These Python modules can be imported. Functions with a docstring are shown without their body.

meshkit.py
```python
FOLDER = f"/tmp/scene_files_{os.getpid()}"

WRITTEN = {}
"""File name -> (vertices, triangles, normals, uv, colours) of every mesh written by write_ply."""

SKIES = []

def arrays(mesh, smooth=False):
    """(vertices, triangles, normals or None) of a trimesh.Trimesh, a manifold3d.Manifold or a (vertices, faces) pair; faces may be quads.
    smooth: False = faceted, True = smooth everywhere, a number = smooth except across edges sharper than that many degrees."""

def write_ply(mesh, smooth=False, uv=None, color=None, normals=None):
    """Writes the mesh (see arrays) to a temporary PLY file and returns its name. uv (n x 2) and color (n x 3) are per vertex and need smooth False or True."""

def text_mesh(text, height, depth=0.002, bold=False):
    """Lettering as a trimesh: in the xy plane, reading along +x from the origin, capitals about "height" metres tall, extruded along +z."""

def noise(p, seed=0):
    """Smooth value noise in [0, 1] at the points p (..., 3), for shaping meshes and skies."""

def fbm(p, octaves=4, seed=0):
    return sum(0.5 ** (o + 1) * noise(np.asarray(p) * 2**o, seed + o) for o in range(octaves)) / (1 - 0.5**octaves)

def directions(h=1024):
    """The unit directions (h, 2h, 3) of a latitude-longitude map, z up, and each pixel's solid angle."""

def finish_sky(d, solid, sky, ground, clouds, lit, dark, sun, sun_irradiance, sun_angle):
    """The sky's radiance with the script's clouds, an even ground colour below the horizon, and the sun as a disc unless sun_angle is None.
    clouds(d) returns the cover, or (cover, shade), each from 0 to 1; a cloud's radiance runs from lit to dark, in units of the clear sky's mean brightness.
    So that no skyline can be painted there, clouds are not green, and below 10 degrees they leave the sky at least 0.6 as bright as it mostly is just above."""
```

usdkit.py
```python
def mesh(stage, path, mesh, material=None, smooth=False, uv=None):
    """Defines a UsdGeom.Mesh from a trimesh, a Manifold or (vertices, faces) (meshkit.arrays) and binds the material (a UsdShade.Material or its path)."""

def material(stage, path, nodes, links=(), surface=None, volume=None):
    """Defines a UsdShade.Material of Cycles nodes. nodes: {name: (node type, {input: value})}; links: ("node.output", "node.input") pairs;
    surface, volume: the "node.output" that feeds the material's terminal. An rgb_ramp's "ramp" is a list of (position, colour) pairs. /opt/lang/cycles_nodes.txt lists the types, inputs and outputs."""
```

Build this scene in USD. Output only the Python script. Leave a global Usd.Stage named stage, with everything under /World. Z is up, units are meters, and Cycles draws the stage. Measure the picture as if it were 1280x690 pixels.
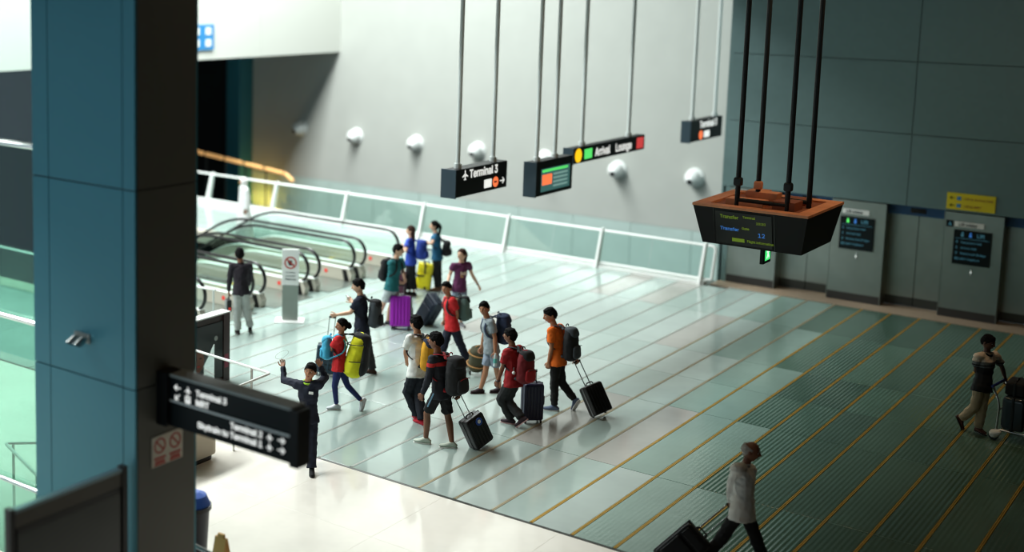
import math
import numpy as np
import trimesh
import manifold3d as m3
import shapely.geometry as sg
import usdkit
import meshkit
from pxr import Usd, UsdGeom, UsdLux, UsdShade, Gf, Sdf, Vt

stage = Usd.Stage.CreateInMemory()
UsdGeom.SetStageUpAxis(stage, "Z")
UsdGeom.SetStageMetersPerUnit(stage, 1.0)
UsdGeom.Xform.Define(stage, "/World")
UsdGeom.Scope.Define(stage, "/World/Looks")

# ------------------------------------------------------------------ camera, light, exposure
DOME, SKY = 0.17, 31.0
SKY_X, SKY_LEN, SKY_BAYS = (-26.8, -22.0), 3.6, [2.0 + 4.3 * k for k in range(8)]

EYE = np.array([0.0, 0.0, 7.1813])
PITCH, ROLL, YAW, FPX, CX, CY = 0.135, 0.0143, -0.6833, 1612.84, 363.05, 191.84


def camera_axes():
    cyw, syw = math.cos(YAW), math.sin(YAW)
    fwd = np.array([syw * math.cos(PITCH), cyw * math.cos(PITCH), -math.sin(PITCH)])
    right = np.array([cyw, -syw, 0.0])
    up = np.cross(right, fwd)
    return math.cos(ROLL) * right + math.sin(ROLL) * up, -math.sin(ROLL) * right + math.cos(ROLL) * up, fwd


R, U, F = camera_axes()
cam = UsdGeom.Camera.Define(stage, "/World/camera")
cam.CreateHorizontalApertureAttr(36.0)
cam.CreateVerticalApertureAttr(36.0 * 690 / 1280)
cam.CreateFocalLengthAttr(36.0 * FPX / 1280)
cam.CreateHorizontalApertureOffsetAttr((640 - CX) / 1280 * 36.0)
cam.CreateVerticalApertureOffsetAttr(-(345 - CY) / 1280 * 36.0)
cam.CreateFStopAttr(0.36)
cam.CreateFocusDistanceAttr(19.4)
cam.CreateExposureAttr(0.2)
cm = np.eye(4)
cm[0, :3], cm[1, :3], cm[2, :3], cm[3, :3] = R, U, -F, EYE
UsdGeom.Xformable(cam).AddTransformOp().Set(Gf.Matrix4d(*cm.ravel().tolist()))

dome = UsdLux.DomeLight.Define(stage, "/World/daylight_sky")
dome.CreateColorAttr(Gf.Vec3f(0.62, 0.86, 1.0))
dome.CreateIntensityAttr(DOME)
# the glazed roof over the atrium: bays of daylight between the roof beams
for i, y0 in enumerate(SKY_BAYS):
    sk = UsdLux.RectLight.Define(stage, "/World/skylight" + ("_%03d" % i if i else ""))
    sk.CreateWidthAttr(SKY_X[1] - SKY_X[0])
    sk.CreateHeightAttr(SKY_LEN)
    sk.CreateIntensityAttr(SKY)
    sk.CreateColorAttr(Gf.Vec3f(0.93, 1.0, 0.98))
    UsdGeom.Xformable(sk).AddTranslateOp().Set(Gf.Vec3d((SKY_X[0] + SKY_X[1]) / 2, y0 + SKY_LEN / 2, 15.9))


# ------------------------------------------------------------------ helpers
used = {}


def numbered(parent, name):
    k = (parent, name)
    n = used.get(k, 0)
    used[k] = n + 1
    return name if n == 0 else "%s_%03d" % (name, n)


def lin(r, g, b):
    return tuple((c / 12.92 if c <= 0.04045 else ((c + 0.055) / 1.055) ** 2.4) for c in (r / 255.0, g / 255.0, b / 255.0))


MATS = {}


def mat(name, rgb=(128, 128, 128), rough=0.5, metal=0.0, emit=0.0, vary=0.0, spec=0.5, grain=0.0, gscale=6.0, bump=0.0, bscale=60.0, coat=0.0):
    if name in MATS:
        return MATS[name]
    c = lin(*rgb)
    nodes = {"p": ("principled_bsdf", {"base_color": c, "roughness": rough, "metallic": metal, "specular_ior_level": spec, "coat_weight": coat})}
    links = []
    if emit:
        nodes["p"][1]["emission_color"] = c
        nodes["p"][1]["emission_strength"] = emit
    if vary or grain:
        nodes["t"] = ("texture_coordinate", {})
        nodes["n"] = ("noise_texture", {"scale": gscale, "detail": 4.0})
        links += [("t.object", "n.vector")]
        g = max(grain, 0.02)
        nodes["r"] = ("rgb_ramp", {"ramp": [(0.25, tuple(x * (1 - g) for x in c)), (0.75, tuple(min(1, x * (1 + g)) for x in c))]})
        links += [("n.fac", "r.fac")]
        if vary:
            nodes["o"] = ("object_info", {})
            nodes["r2"] = ("rgb_ramp", {"ramp": [(0, (1 - vary,) * 3), (1, (1 + 0.0 * vary,) * 3)]})
            nodes["mx"] = ("mix", {"mix_type": "multiply", "fac": 1.0})
            links += [("o.random", "r2.fac"), ("r.color", "mx.color1"), ("r2.color", "mx.color2"), ("mx.color", "p.base_color")]
        else:
            links += [("r.color", "p.base_color")]
    if bump:
        nodes["tb"] = ("texture_coordinate", {})
        nodes["nb"] = ("noise_texture", {"scale": bscale, "detail": 3.0})
        nodes["b"] = ("bump", {"strength": bump, "distance": 0.01})
        links += [("tb.object", "nb.vector"), ("nb.fac", "b.height"), ("b.normal", "p.normal")]
    MATS[name] = usdkit.material(stage, "/World/Looks/" + name, nodes, links, surface="p.BSDF")
    return MATS[name]


def glass(name, tint, gloss=1.0, ior=1.5, rough=0.02):
    nodes = {"t": ("transparent_bsdf", {"color": tint}), "g": ("glossy_bsdf", {"color": (gloss,) * 3, "roughness": rough}), "l": ("layer_weight", {"blend": 0.5}), "w": ("math", {"math_type": "power", "value2": 4.0}), "f": ("math", {"math_type": "multiply_add", "value2": 0.75, "value3": 0.05}), "m": ("mix_closure", {})}
    MATS[name] = usdkit.material(stage, "/World/Looks/" + name, nodes, [("l.facing", "w.value1"), ("w.value", "f.value1"), ("f.value", "m.fac"), ("t.BSDF", "m.closure1"), ("g.BSDF", "m.closure2")], surface="m.closure")
    return MATS[name]


def banded(name, stops, rough=0.8, axis="z"):
    """cloth in horizontal bands: stops are (height in the thing's own frame, rgb)"""
    lo, hi = stops[0][0], stops[-1][0] + 0.5
    ramp = [((z - lo) / (hi - lo), lin(*c)) for z, c in stops]
    nodes = {"t": ("texture_coordinate", {}), "s": ("separate_xyz", {}), "a": ("math", {"math_type": "subtract", "value2": lo}), "d": ("math", {"math_type": "divide", "value2": hi - lo}),
             "r": ("rgb_ramp", {"ramp": ramp, "interpolate": False}), "p": ("principled_bsdf", {"roughness": rough})}
    links = [("t.object", "s.vector"), ("s." + axis, "a.value1"), ("a.value", "d.value1"), ("d.value", "r.fac"), ("r.color", "p.base_color")]
    MATS[name] = usdkit.material(stage, "/World/Looks/" + name, nodes, links, surface="p.BSDF")
    return MATS[name]


def put(name, mesh, m, parent="/World", smooth=30, origin=(0, 0, 0)):
    """one Mesh prim under parent; mesh given in world metres, origin = the thing's base in world metres"""
    if isinstance(parent, Usd.Prim):
        parent = str(parent.GetPath())
    path = parent + "/" + numbered(parent, name)
    if hasattr(mesh, "to_mesh"):
        q = mesh.to_mesh()
        mesh = trimesh.Trimesh(q.vert_properties[:, :3], q.tri_verts, process=False)
    mesh = mesh.copy()
    mesh.apply_translation(-np.asarray(origin, float))
    return usdkit.mesh(stage, path, mesh, m, smooth=smooth).GetPrim()


def tag(p, label=None, cat=None, group=None, kind=None):
    for k, v in (("label", label), ("category", cat), ("group", group), ("kind", kind)):
        if v:
            p.SetCustomDataByKey(k, v)
    return p


class Thing:
    def __init__(self, name, label, cat, loc=(0, 0, 0), group=None, kind=None):
        self.loc = np.array(loc, float)
        x = UsdGeom.Xform.Define(stage, "/World/" + numbered("/World", name))
        x.AddTranslateOp().Set(Gf.Vec3d(*map(float, self.loc)))
        self.prim = x.GetPrim()
        tag(self.prim, label, cat, group, kind)

    def part(self, name, mesh, m, under=None, smooth=30, label=None):
        p = put(name, mesh, m, under or self.prim, smooth, self.loc)
        if label:
            p.SetCustomDataByKey("label", label)
        return p


def single(name, mesh, m, label, cat, group=None, kind=None, smooth=30):
    return tag(put(name, mesh, m, "/World", smooth), label, cat, group, kind)


def struct(name, mesh, m, smooth=False):
    return tag(put(name, mesh, m, "/World", smooth), kind="structure")


def join(*ms):
    out = []
    for q in ms:
        if isinstance(q, (list, tuple)):
            out += list(q)
        else:
            out.append(q)
    return trimesh.util.concatenate([as_tri(q) for q in out])


def as_tri(q):
    if hasattr(q, "to_mesh"):
        w = q.to_mesh()
        return trimesh.Trimesh(w.vert_properties[:, :3], w.tri_verts, process=False)
    return q


def bx(x0, x1, y0, y1, z0, z1):
    b = trimesh.creation.box([x1 - x0, y1 - y0, z1 - z0])
    b.apply_translation([(x0 + x1) / 2, (y0 + y1) / 2, (z0 + z1) / 2])
    return b


_k = np.arange(40)
_ph = np.arccos(1 - 2 * (_k + 0.5) / 40)
_th = np.pi * (1 + 5 ** 0.5) * _k
SPH = np.stack([np.cos(_th) * np.sin(_ph), np.sin(_th) * np.sin(_ph), np.cos(_ph)], 1)


def unit(v):
    v = np.asarray(v, float)
    return v / max(np.linalg.norm(v), 1e-9)


def hull(*sets):
    return m3.Manifold.hull_points(np.vstack(sets))


def ball(c, r):
    return np.asarray(c) + SPH * r


def ell(c, ax, r):
    return np.asarray(c) + (SPH * np.asarray(r)) @ np.asarray(ax)


def ring(c, n, r, r2=None, a=None, k=16):
    n = unit(n)
    a = unit(np.cross(n, [0, 0, 1.0] if abs(n[2]) < 0.9 else [1.0, 0, 0])) if a is None else unit(np.asarray(a) - n * (n @ np.asarray(a)))
    b = np.cross(n, a)
    t = np.linspace(0, 2 * np.pi, k, endpoint=False)[:, None]
    return np.asarray(c) + np.cos(t) * a * r + np.sin(t) * b * (r2 or r)


def union(ms):
    return m3.Manifold.batch_boolean(ms, m3.OpType.Add)


def soft(man, length=0.03, it=8):
    q = as_tri(man.refine_to_length(length) if length else man)
    if it:
        trimesh.smoothing.filter_taubin(q, 0.5, 0.53, it)
    return q


def back_to_manifold(t):
    return m3.Manifold(m3.Mesh(np.asarray(t.vertices, np.float32), np.asarray(t.faces, np.uint32)))


def rbox(c, ax, size, r=0.02, k=10):
    """rounded box: centre, axes (rows), full size"""
    size = np.asarray(size) / 2 - r
    pts = []
    kk = np.arange(k)
    s = SPH[::2]
    for i in (-1, 1):
        for j in (-1, 1):
            for l in (-1, 1):
                pts.append(np.array([i, j, l]) * size + s * r)
    return m3.Manifold.hull_points(np.asarray(c) + np.vstack(pts) @ np.asarray(ax))


def bar(a, b, r, k=10, r2=None):
    a, b = np.asarray(a, float), np.asarray(b, float)
    return m3.Manifold.hull_points(np.vstack([ring(a, b - a, r, k=k), ring(b, b - a, r2 or r, k=k)]))


def pipe(pts, r, k=8):
    """a swept tube along a polyline"""
    pts = [np.asarray(p, float) for p in pts]
    return tube(np.array(pts), r, k)


def tube(P, r, k=8, flat=None, closed=False):
    P = np.asarray(P, float)
    n = len(P)
    T = np.gradient(P, axis=0)
    T /= np.linalg.norm(T, axis=1)[:, None]
    a = np.cross(T[0], [0, 0, 1.0])
    if np.linalg.norm(a) < 0.1:
        a = np.cross(T[0], [0, 1.0, 0])
    rows = []
    for i in range(n):
        a = unit(a - T[i] * (a @ T[i]))
        b = np.cross(T[i], a)
        t = np.linspace(0, 2 * np.pi, k, endpoint=False)[:, None]
        rr = r if np.ndim(r) == 0 else r[i]
        rows.append(P[i] + np.cos(t) * a * rr + np.sin(t) * b * (rr if flat is None else flat))
    v = np.vstack(rows + [P[:1], P[-1:]])
    f = []
    for i in range(n - 1):
        for j in range(k):
            j2 = (j + 1) % k
            f += [[i * k + j, (i + 1) * k + j, (i + 1) * k + j2], [i * k + j, (i + 1) * k + j2, i * k + j2]]
    for j in range(k):
        f += [[n * k, (j + 1) % k, j], [n * k + 1, (n - 1) * k + j, (n - 1) * k + (j + 1) % k]]
    q = trimesh.Trimesh(v, f, process=False)
    q.fix_normals()
    return q


def corner_path(pts, r, n=5):
    """polyline with rounded corners"""
    pts = [np.asarray(p, float) for p in pts]
    out = [pts[0]]
    for a, b, c in zip(pts[:-2], pts[1:-1], pts[2:]):
        d1, d2 = unit(a - b), unit(c - b)
        q = min(r, np.linalg.norm(a - b) * 0.45, np.linalg.norm(c - b) * 0.45)
        for t in np.linspace(0, 1, n):
            out.append((1 - t) ** 2 * (b + d1 * q) + 2 * t * (1 - t) * b + t * t * (b + d2 * q))
    out.append(pts[-1])
    return np.array(out)


def frame_mesh(mesh, o, ex, ey, ez):
    """places a mesh given in a local frame"""
    mm = np.eye(4)
    mm[:3, 0], mm[:3, 1], mm[:3, 2], mm[:3, 3] = ex, ey, ez, o
    q = as_tri(mesh).copy()
    q.apply_transform(mm)
    return q


def text(s, h, o, ex, ey, depth=0.004, bold=False, align="l", maxw=None):
    q = meshkit.text_mesh(s, h, depth, bold)
    w = q.bounds[1][0] - q.bounds[0][0]
    if maxw and w > maxw:
        q.apply_scale([maxw / w, 1, 1])
        w = maxw
    if align == "r":
        q.apply_translation([-w, 0, 0])
    elif align == "c":
        q.apply_translation([-w / 2, 0, 0])
    return frame_mesh(q, o, ex, ey, np.cross(ex, ey))


def shape2d(poly, depth, o, ex, ey):
    gs = [g for g in getattr(poly, "geoms", [poly]) if g.geom_type == "Polygon"]
    q = trimesh.util.concatenate([trimesh.creation.extrude_polygon(g, depth, engine="earcut") for g in gs])
    return frame_mesh(q, o, ex, ey, np.cross(ex, ey))


def arrow2d(ang, s):
    """an arrow pointing along ang (radians), about s long"""
    from shapely import affinity, union_all
    a = sg.box(-0.5, -0.06, 0.42, 0.06)
    h1 = sg.LineString([(0.08, 0.36), (0.46, 0), (0.08, -0.36)]).buffer(0.065, cap_style=2, join_style=2)
    q = union_all([a, h1])
    return affinity.scale(affinity.rotate(q, math.degrees(ang), origin=(0, 0)), s, s, origin=(0, 0))


def plane2d(s):
    """an aeroplane pictogram"""
    from shapely import affinity
    q = sg.Polygon([(0, .5), (.06, .4), (.06, .14), (.48, -.12), (.48, -.2), (.06, -.08), (.05, -.32), (.18, -.42), (.18, -.48), (0, -.43), (-.18, -.48), (-.18, -.42), (-.05, -.32), (-.06, -.08), (-.48, -.2), (-.48, -.12), (-.06, .14), (-.06, .4)])
    return affinity.scale(q, s, s, origin=(0, 0))


def prohibited2d(s):
    from shapely import union_all
    q = sg.Point(0, 0).buffer(0.5 * s, 24).difference(sg.Point(0, 0).buffer(0.40 * s, 24))
    d = sg.LineString([(-0.33 * s, 0.33 * s), (0.33 * s, -0.33 * s)]).buffer(0.05 * s)
    return union_all([q, d])


EX, EY, EZ = np.eye(3)

# ------------------------------------------------------------------ materials
M = {}
for k, a in dict(
    wall_white=dict(rgb=(182, 184, 178), rough=0.75, grain=0.03, gscale=1.2), wall_dark=dict(rgb=(26, 32, 29), rough=0.8), wall_black=dict(rgb=(13, 15, 14), rough=0.85),
    bulk_white=dict(rgb=(206, 207, 200), rough=0.6), ceil_dark=dict(rgb=(22, 24, 24), rough=0.9), cladding=dict(rgb=(104, 127, 127), rough=0.42, metal=0.3, grain=0.04),
    steel=dict(rgb=(150, 156, 150), rough=0.32, metal=0.85, grain=0.06, gscale=3), steel_dark=dict(rgb=(70, 72, 68), rough=0.4, metal=0.7), steel_bright=dict(rgb=(205, 208, 206), rough=0.22, metal=0.9),
    plinth=dict(rgb=(40, 38, 36), rough=0.5), granite=dict(rgb=(150, 132, 112), rough=0.35, grain=0.25, gscale=40), brass=dict(rgb=(216, 174, 78), rough=0.36, metal=0.55),
    col_blue=dict(rgb=(58, 126, 140), rough=0.45, metal=0.25), black=dict(rgb=(14, 15, 16), rough=0.45), black_gloss=dict(rgb=(10, 11, 12), rough=0.12), rubber=dict(rgb=(12, 12, 12), rough=0.35),
    white_paint=dict(rgb=(236, 238, 235), rough=0.35), white_lit=dict(rgb=(240, 242, 240), rough=0.5, emit=0.9), text_white=dict(rgb=(242, 244, 240), rough=0.5, emit=0.75), text_dim=dict(rgb=(70, 130, 150), rough=0.6, emit=0.25),
    sign_green=dict(rgb=(7, 18, 20), rough=0.5, spec=0.2), sign_black=dict(rgb=(9, 11, 12), rough=0.5, spec=0.25), sign_side=dict(rgb=(52, 68, 78), rough=0.4, metal=0.4), rod=dict(rgb=(206, 212, 210), rough=0.5, metal=0.1), rod_dark=dict(rgb=(28, 32, 34), rough=0.5, metal=0.4),
    yellow_lit=dict(rgb=(252, 200, 20), emit=0.9), orange_lit=dict(rgb=(250, 120, 70), emit=0.9), green_lit=dict(rgb=(90, 230, 110), emit=0.8), red_lit=dict(rgb=(225, 70, 70), emit=0.6), lime_text=dict(rgb=(130, 160, 30), emit=0.2), blue_text=dict(rgb=(60, 130, 220), emit=0.3), exit_green=dict(rgb=(70, 235, 120), emit=0.9),
    lantern_top=dict(rgb=(236, 156, 112), rough=0.6, grain=0.12), rust=dict(rgb=(150, 84, 56), rough=0.7), yellow_sign=dict(rgb=(226, 206, 20), rough=0.5), blue_band=dict(rgb=(28, 80, 130), rough=0.5), blue_sign=dict(rgb=(40, 130, 190), rough=0.5),
    red_print=dict(rgb=(190, 60, 50), rough=0.6), cream=dict(rgb=(214, 206, 188), rough=0.5), beige=dict(rgb=(190, 178, 156), rough=0.5), grey_plate=dict(rgb=(150, 156, 152), rough=0.5), jet_white=dict(rgb=(236, 238, 236), rough=0.35),
    gold_lit=dict(rgb=(226, 172, 108), emit=0.55), skirt=dict(rgb=(196, 190, 176), rough=0.4, metal=0.2), step=dict(rgb=(70, 74, 74), rough=0.45, metal=0.6), red_dot=dict(rgb=(226, 60, 50), rough=0.4, emit=0.15), yellow_line=dict(rgb=(240, 200, 40), rough=0.5),
    blue_lid=dict(rgb=(70, 110, 205), rough=0.5), bin_dark=dict(rgb=(18, 24, 40), rough=0.4), tan=dict(rgb=(196, 150, 84), rough=0.7), purple_case=dict(rgb=(150, 40, 168), rough=0.3), teal_case=dict(rgb=(28, 56, 74), rough=0.4), navy_case=dict(rgb=(24, 24, 60), rough=0.4), black_case=dict(rgb=(16, 16, 18), rough=0.45), blue_case=dict(rgb=(20, 32, 50), rough=0.5), maroon_case=dict(rgb=(70, 16, 44), rough=0.5), yellow_case=dict(rgb=(238, 224, 20), rough=0.4),
    grey_trim=dict(rgb=(120, 124, 124), rough=0.4), handle=dict(rgb=(190, 194, 194), rough=0.25, metal=0.85), olive=dict(rgb=(78, 76, 56), rough=0.85, bump=0.3), strap_tan=dict(rgb=(176, 132, 80), rough=0.8), wrap=dict(rgb=(40, 50, 56), rough=0.15),
).items():
    M[k] = mat(k, **a)
G = {"glass_green": glass("glass_green", (0.90, 0.96, 0.935)), "glass_deep": glass("glass_deep", (0.46, 0.68, 0.60)), "glass_clear": glass("glass_clear", (0.88, 0.95, 0.92))}


def floor_material(name, rgb, ribs=0.0, rough=0.16, vary=0.10):
    c = lin(*rgb)
    nodes = {"p": ("principled_bsdf", {"roughness": rough, "specular_ior_level": 0.75}), "g": ("geometry", {}), "n": ("noise_texture", {"scale": 0.9, "detail": 5.0, "roughness": 0.6}),
             "r": ("rgb_ramp", {"ramp": [(0.3, tuple(x * 0.92 for x in c)), (0.7, tuple(x * 1.06 for x in c))]}), "o": ("object_info", {}), "r2": ("rgb_ramp", {"ramp": [(0, (1 - vary,) * 3), (1, (1, 1, 1))]}),
             "mx": ("mix", {"mix_type": "multiply", "fac": 1.0})}
    links = [("g.position", "n.vector"), ("n.fac", "r.fac"), ("o.random", "r2.fac"), ("r.color", "mx.color1"), ("r2.color", "mx.color2"), ("mx.color", "p.base_color")]
    if ribs:
        nodes["w"] = ("wave_texture", {"wave_type": "bands", "bands_direction": "x", "scale": 0.31416 / 0.0667, "distortion": 0.0, "detail": 0.0})
        nodes["b"] = ("bump", {"strength": ribs, "distance": 0.004})
        links += [("g.position", "w.vector"), ("w.fac", "b.height"), ("b.normal", "p.normal")]
    MATS[name] = usdkit.material(stage, "/World/Looks/" + name, nodes, links, surface="p.BSDF")
    return MATS[name]


TILE = [floor_material("tile_green", (165, 182, 176), 0, 0.13), floor_material("tile_pale", (172, 186, 181), 0, 0.13), floor_material("tile_pink", (168, 167, 161), 0, 0.13), floor_material("tile_ribbed", (82, 112, 97), 1.0, 0.13, 0.4), floor_material("tile_ribbed_fine", (86, 114, 99), 0.5, 0.13, 0.35), floor_material("tile_mid", (132, 158, 148), 0.12, 0.13)]  # ribbed and mid tiles: fading light painted in as darker colour
CREAM = floor_material("cream_stone", (244, 238, 228), 0.0, 0.09, 0.02)
STRIP_PALE, STRIP_GREY = mat("strip_bronze", rgb=(190, 176, 146), rough=0.35, metal=0.3), mat("strip_zinc", rgb=(176, 180, 174), rough=0.4, metal=0.1)  # same brass paled in steps: bright reflections put into the colour
JOINT = mat("joint", rgb=(86, 92, 88), rough=0.6)

# ------------------------------------------------------------------ floor: green tiles, brass strips, cream stone
XA, PITCHX = -10.8494, 0.6
ROWS = [14.853, 17.522, 20.726, 22.498, 24.245, 27.350, 30.052]
EDGE = -18.25          # where the escalators begin
FL = Thing("floor", None, None, (-10, 20, 0), kind="structure")
FL.part("slab", bx(EDGE, 4, 14.8, 30.6, -0.30, -0.02), JOINT)
FL.part("slab", bx(-30, EDGE, 26.75, 30.05, -0.30, -0.02), JOINT)
FL.part("slab", bx(-30, EDGE, 14.8, 18.6, -0.30, -0.02), JOINT)
FL.part("slab", bx(-20, 4, 4.0, 14.8, -0.30, -0.012), CREAM)
rng = np.random.RandomState(5)


def slab_tile(x0, x1, y0, y1, z=0.0, t=0.022, ch=0.002):
    a = [(x0, y0), (x1, y0), (x1, y1), (x0, y1)]
    b = [(x0 + ch, y0 + ch), (x1 - ch, y0 + ch), (x1 - ch, y1 - ch), (x0 + ch, y1 - ch)]
    v = [(*p, z - t) for p in a] + [(*p, z - ch) for p in a] + [(*p, z) for p in b]
    f = [(8, 9, 10), (8, 10, 11)]
    for i in range(4):
        j = (i + 1) % 4
        for o in (0, 4):
            f += [(i + o, j + o, j + o + 4), (i + o, j + o + 4, i + o + 4)]
    return trimesh.Trimesh(v, f, process=False)


THR = [8, 7, 6, 6, 5, 4]  # column per row where the painted-in shade starts
tiles, far = [], []
for i in range(-13, 25):
    xa = XA + PITCHX * i
    for r in range(6):
        x0, x1 = max(xa, EDGE), xa + PITCHX
        if x1 - x0 < 0.1:
            continue
        y0, y1 = ROWS[r], ROWS[r + 1]
        if xa < -11.2 and r == 5:
            y1 = 29.86
        q = slab_tile(x0 + 0.026, x1 - 0.026, y0 + 0.006, y1 - 0.006)
        (far if (xa > -1.0 or (xa > -2.4 and r < 2)) else tiles).append((q, i, r))
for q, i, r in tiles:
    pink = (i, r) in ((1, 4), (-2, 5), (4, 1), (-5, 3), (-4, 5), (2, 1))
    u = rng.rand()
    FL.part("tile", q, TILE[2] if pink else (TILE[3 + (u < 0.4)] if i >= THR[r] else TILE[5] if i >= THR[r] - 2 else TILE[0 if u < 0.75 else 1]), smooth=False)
for xa in np.arange(-30, EDGE - 0.1, 2.35):
    for y0, y1 in ((26.8, 28.3), (28.3, 29.86), (14.853, 16.7), (16.7, 18.55)):
        FL.part("tile", slab_tile(xa + 0.006, xa + 2.344, y0 + 0.006, y1 - 0.006), TILE[1], smooth=False)
for y0 in np.arange(4.2, 14.7, 1.775):
    for x0 in np.arange(-20, 1.9, 1.8):
        FL.part("stone_slab", slab_tile(x0 + 0.001, x0 + 1.799, y0 + 0.001, y0 + 1.774, ch=0.0006), CREAM, smooth=False)
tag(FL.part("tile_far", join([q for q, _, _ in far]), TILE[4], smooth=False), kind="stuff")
for i in range(-12, 25):
    x = XA + PITCHX * i
    FL.part("brass_strip", join(bx(x - 0.019, x - 0.005, 14.87, 30.05 if x > -11.3 else 29.86, -0.02, 0.003), bx(x + 0.005, x + 0.019, 14.87, 30.05 if x > -11.3 else 29.86, -0.02, 0.003)), M["brass"] if i > 4 else (STRIP_PALE if i > 1 else STRIP_GREY), smooth=False)
FL.part("edge_strip", bx(-20, 4, 14.795, 14.845, -0.02, 0.004), M["steel_dark"], smooth=False)
FL.part("threshold", bx(-11.35, 4, 30.06, 31.0, -0.02, 0.012), M["granite"], smooth=False)

# ------------------------------------------------------------------ walls, roof
WB = Thing("wall_back", None, None, (-22, 38, 0), kind="structure")
WB.part("plaster", bx(-33.0, -11.0, 38.0, 38.4, -0.32, 18), M["wall_white"])
LOWGLASS = mat("lower_panel", rgb=(186, 204, 198), rough=0.12, grain=0.06, gscale=1.5)
for i in range(11):
    x0 = -33 + i * 2.0
    WB.part("panel", bx(x0 + 0.008, x0 + 1.992, 37.99, 38.4, -7, -0.33), LOWGLASS)
struct("wall_back_lower", bx(-40, -11, 38.4, 38.6, -8, 18), M["wall_dark"])
struct("floor_lower", bx(-40, -10, 8, 38.4, -6.3, -6.0), M["wall_dark"])
# lift block
WR = Thing("wall_lift", None, None, (-5, 30.6, 0), kind="structure")
WR.part("core", bx(-11.3, 6, 30.64, 31.9, 2.36, 17), M["wall_dark"])
for j, (z0, z1) in enumerate([(2.36, 3.96), (3.96, 5.56), (5.56, 7.16), (7.16, 8.76), (8.76, 10.36)]):
    for i in range(5):
        x0 = -11.33 + 4.1 * i if i else -11.33
        x1 = -11.33 + 4.1 * (i + 1)
        WR.part("cladding_panel", as_tri(rbox([(x0 + x1) / 2, 30.62, (z0 + z1) / 2], np.eye(3), [x1 - x0 - 0.012, 0.06, z1 - z0 - 0.012], 0.006)), M["cladding"], smooth=False)
WR.part("side_panel", bx(-11.4, -11.3, 30.59, 38, -6, 17), M["cladding"])
for x0, x1 in ((-11.17, -10.03), (-8.8, -7.65), (-6.43, -5.29), (-4.05, -2.92), (-1.68, -0.55)):
    WR.part("portal", join(bx(x0, x1, 30.60, 31.3, 0.2, 2.34), bx(x0 - 0.012, x0, 30.59, 31.3, 0.0, 2.34), bx(x1, x1 + 0.012, 30.59, 31.3, 0.0, 2.34)), M["steel"], smooth=False)
    WR.part("portal_plinth", bx(x0, x1, 30.595, 31.3, 0.0, 0.2), M["plinth"], smooth=False)
WR.part("pier", bx(-11.35, -11.18, 30.59, 31.3, 0, 2.36), M["cladding"], smooth=False)
for x0, x1 in ((-10.02, -8.81), (-7.64, -6.44), (-5.28, -4.06), (-2.91, -1.69)):
    xm = (x0 + x1) / 2
    for a, b in ((x0, xm - 0.008), (xm + 0.008, x1)):
        WR.part("lift_door", bx(a, b, 31.0, 31.05, 0.22, 2.12), M["steel"], smooth=False)
        WR.part("door_kick_plate", bx(a, b, 30.99, 31.05, 0.015, 0.22), M["steel_dark"], smooth=False)
    WR.part("door_gap", bx(xm - 0.01, xm + 0.01, 31.03, 31.06, 0.0, 2.12), M["black"], smooth=False)
    WR.part("lintel", bx(x0, x1, 30.85, 31.1, 2.12, 2.36), M["blue_band"], smooth=False)
    WR.part("indicator", bx(xm - 0.15, xm + 0.17, 30.84, 30.86, 2.18, 2.29), M["black_gloss"], smooth=False)
WR.part("shaft", bx(-11.3, 6, 31.06, 31.9, 0, 2.36), M["wall_black"])
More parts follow.
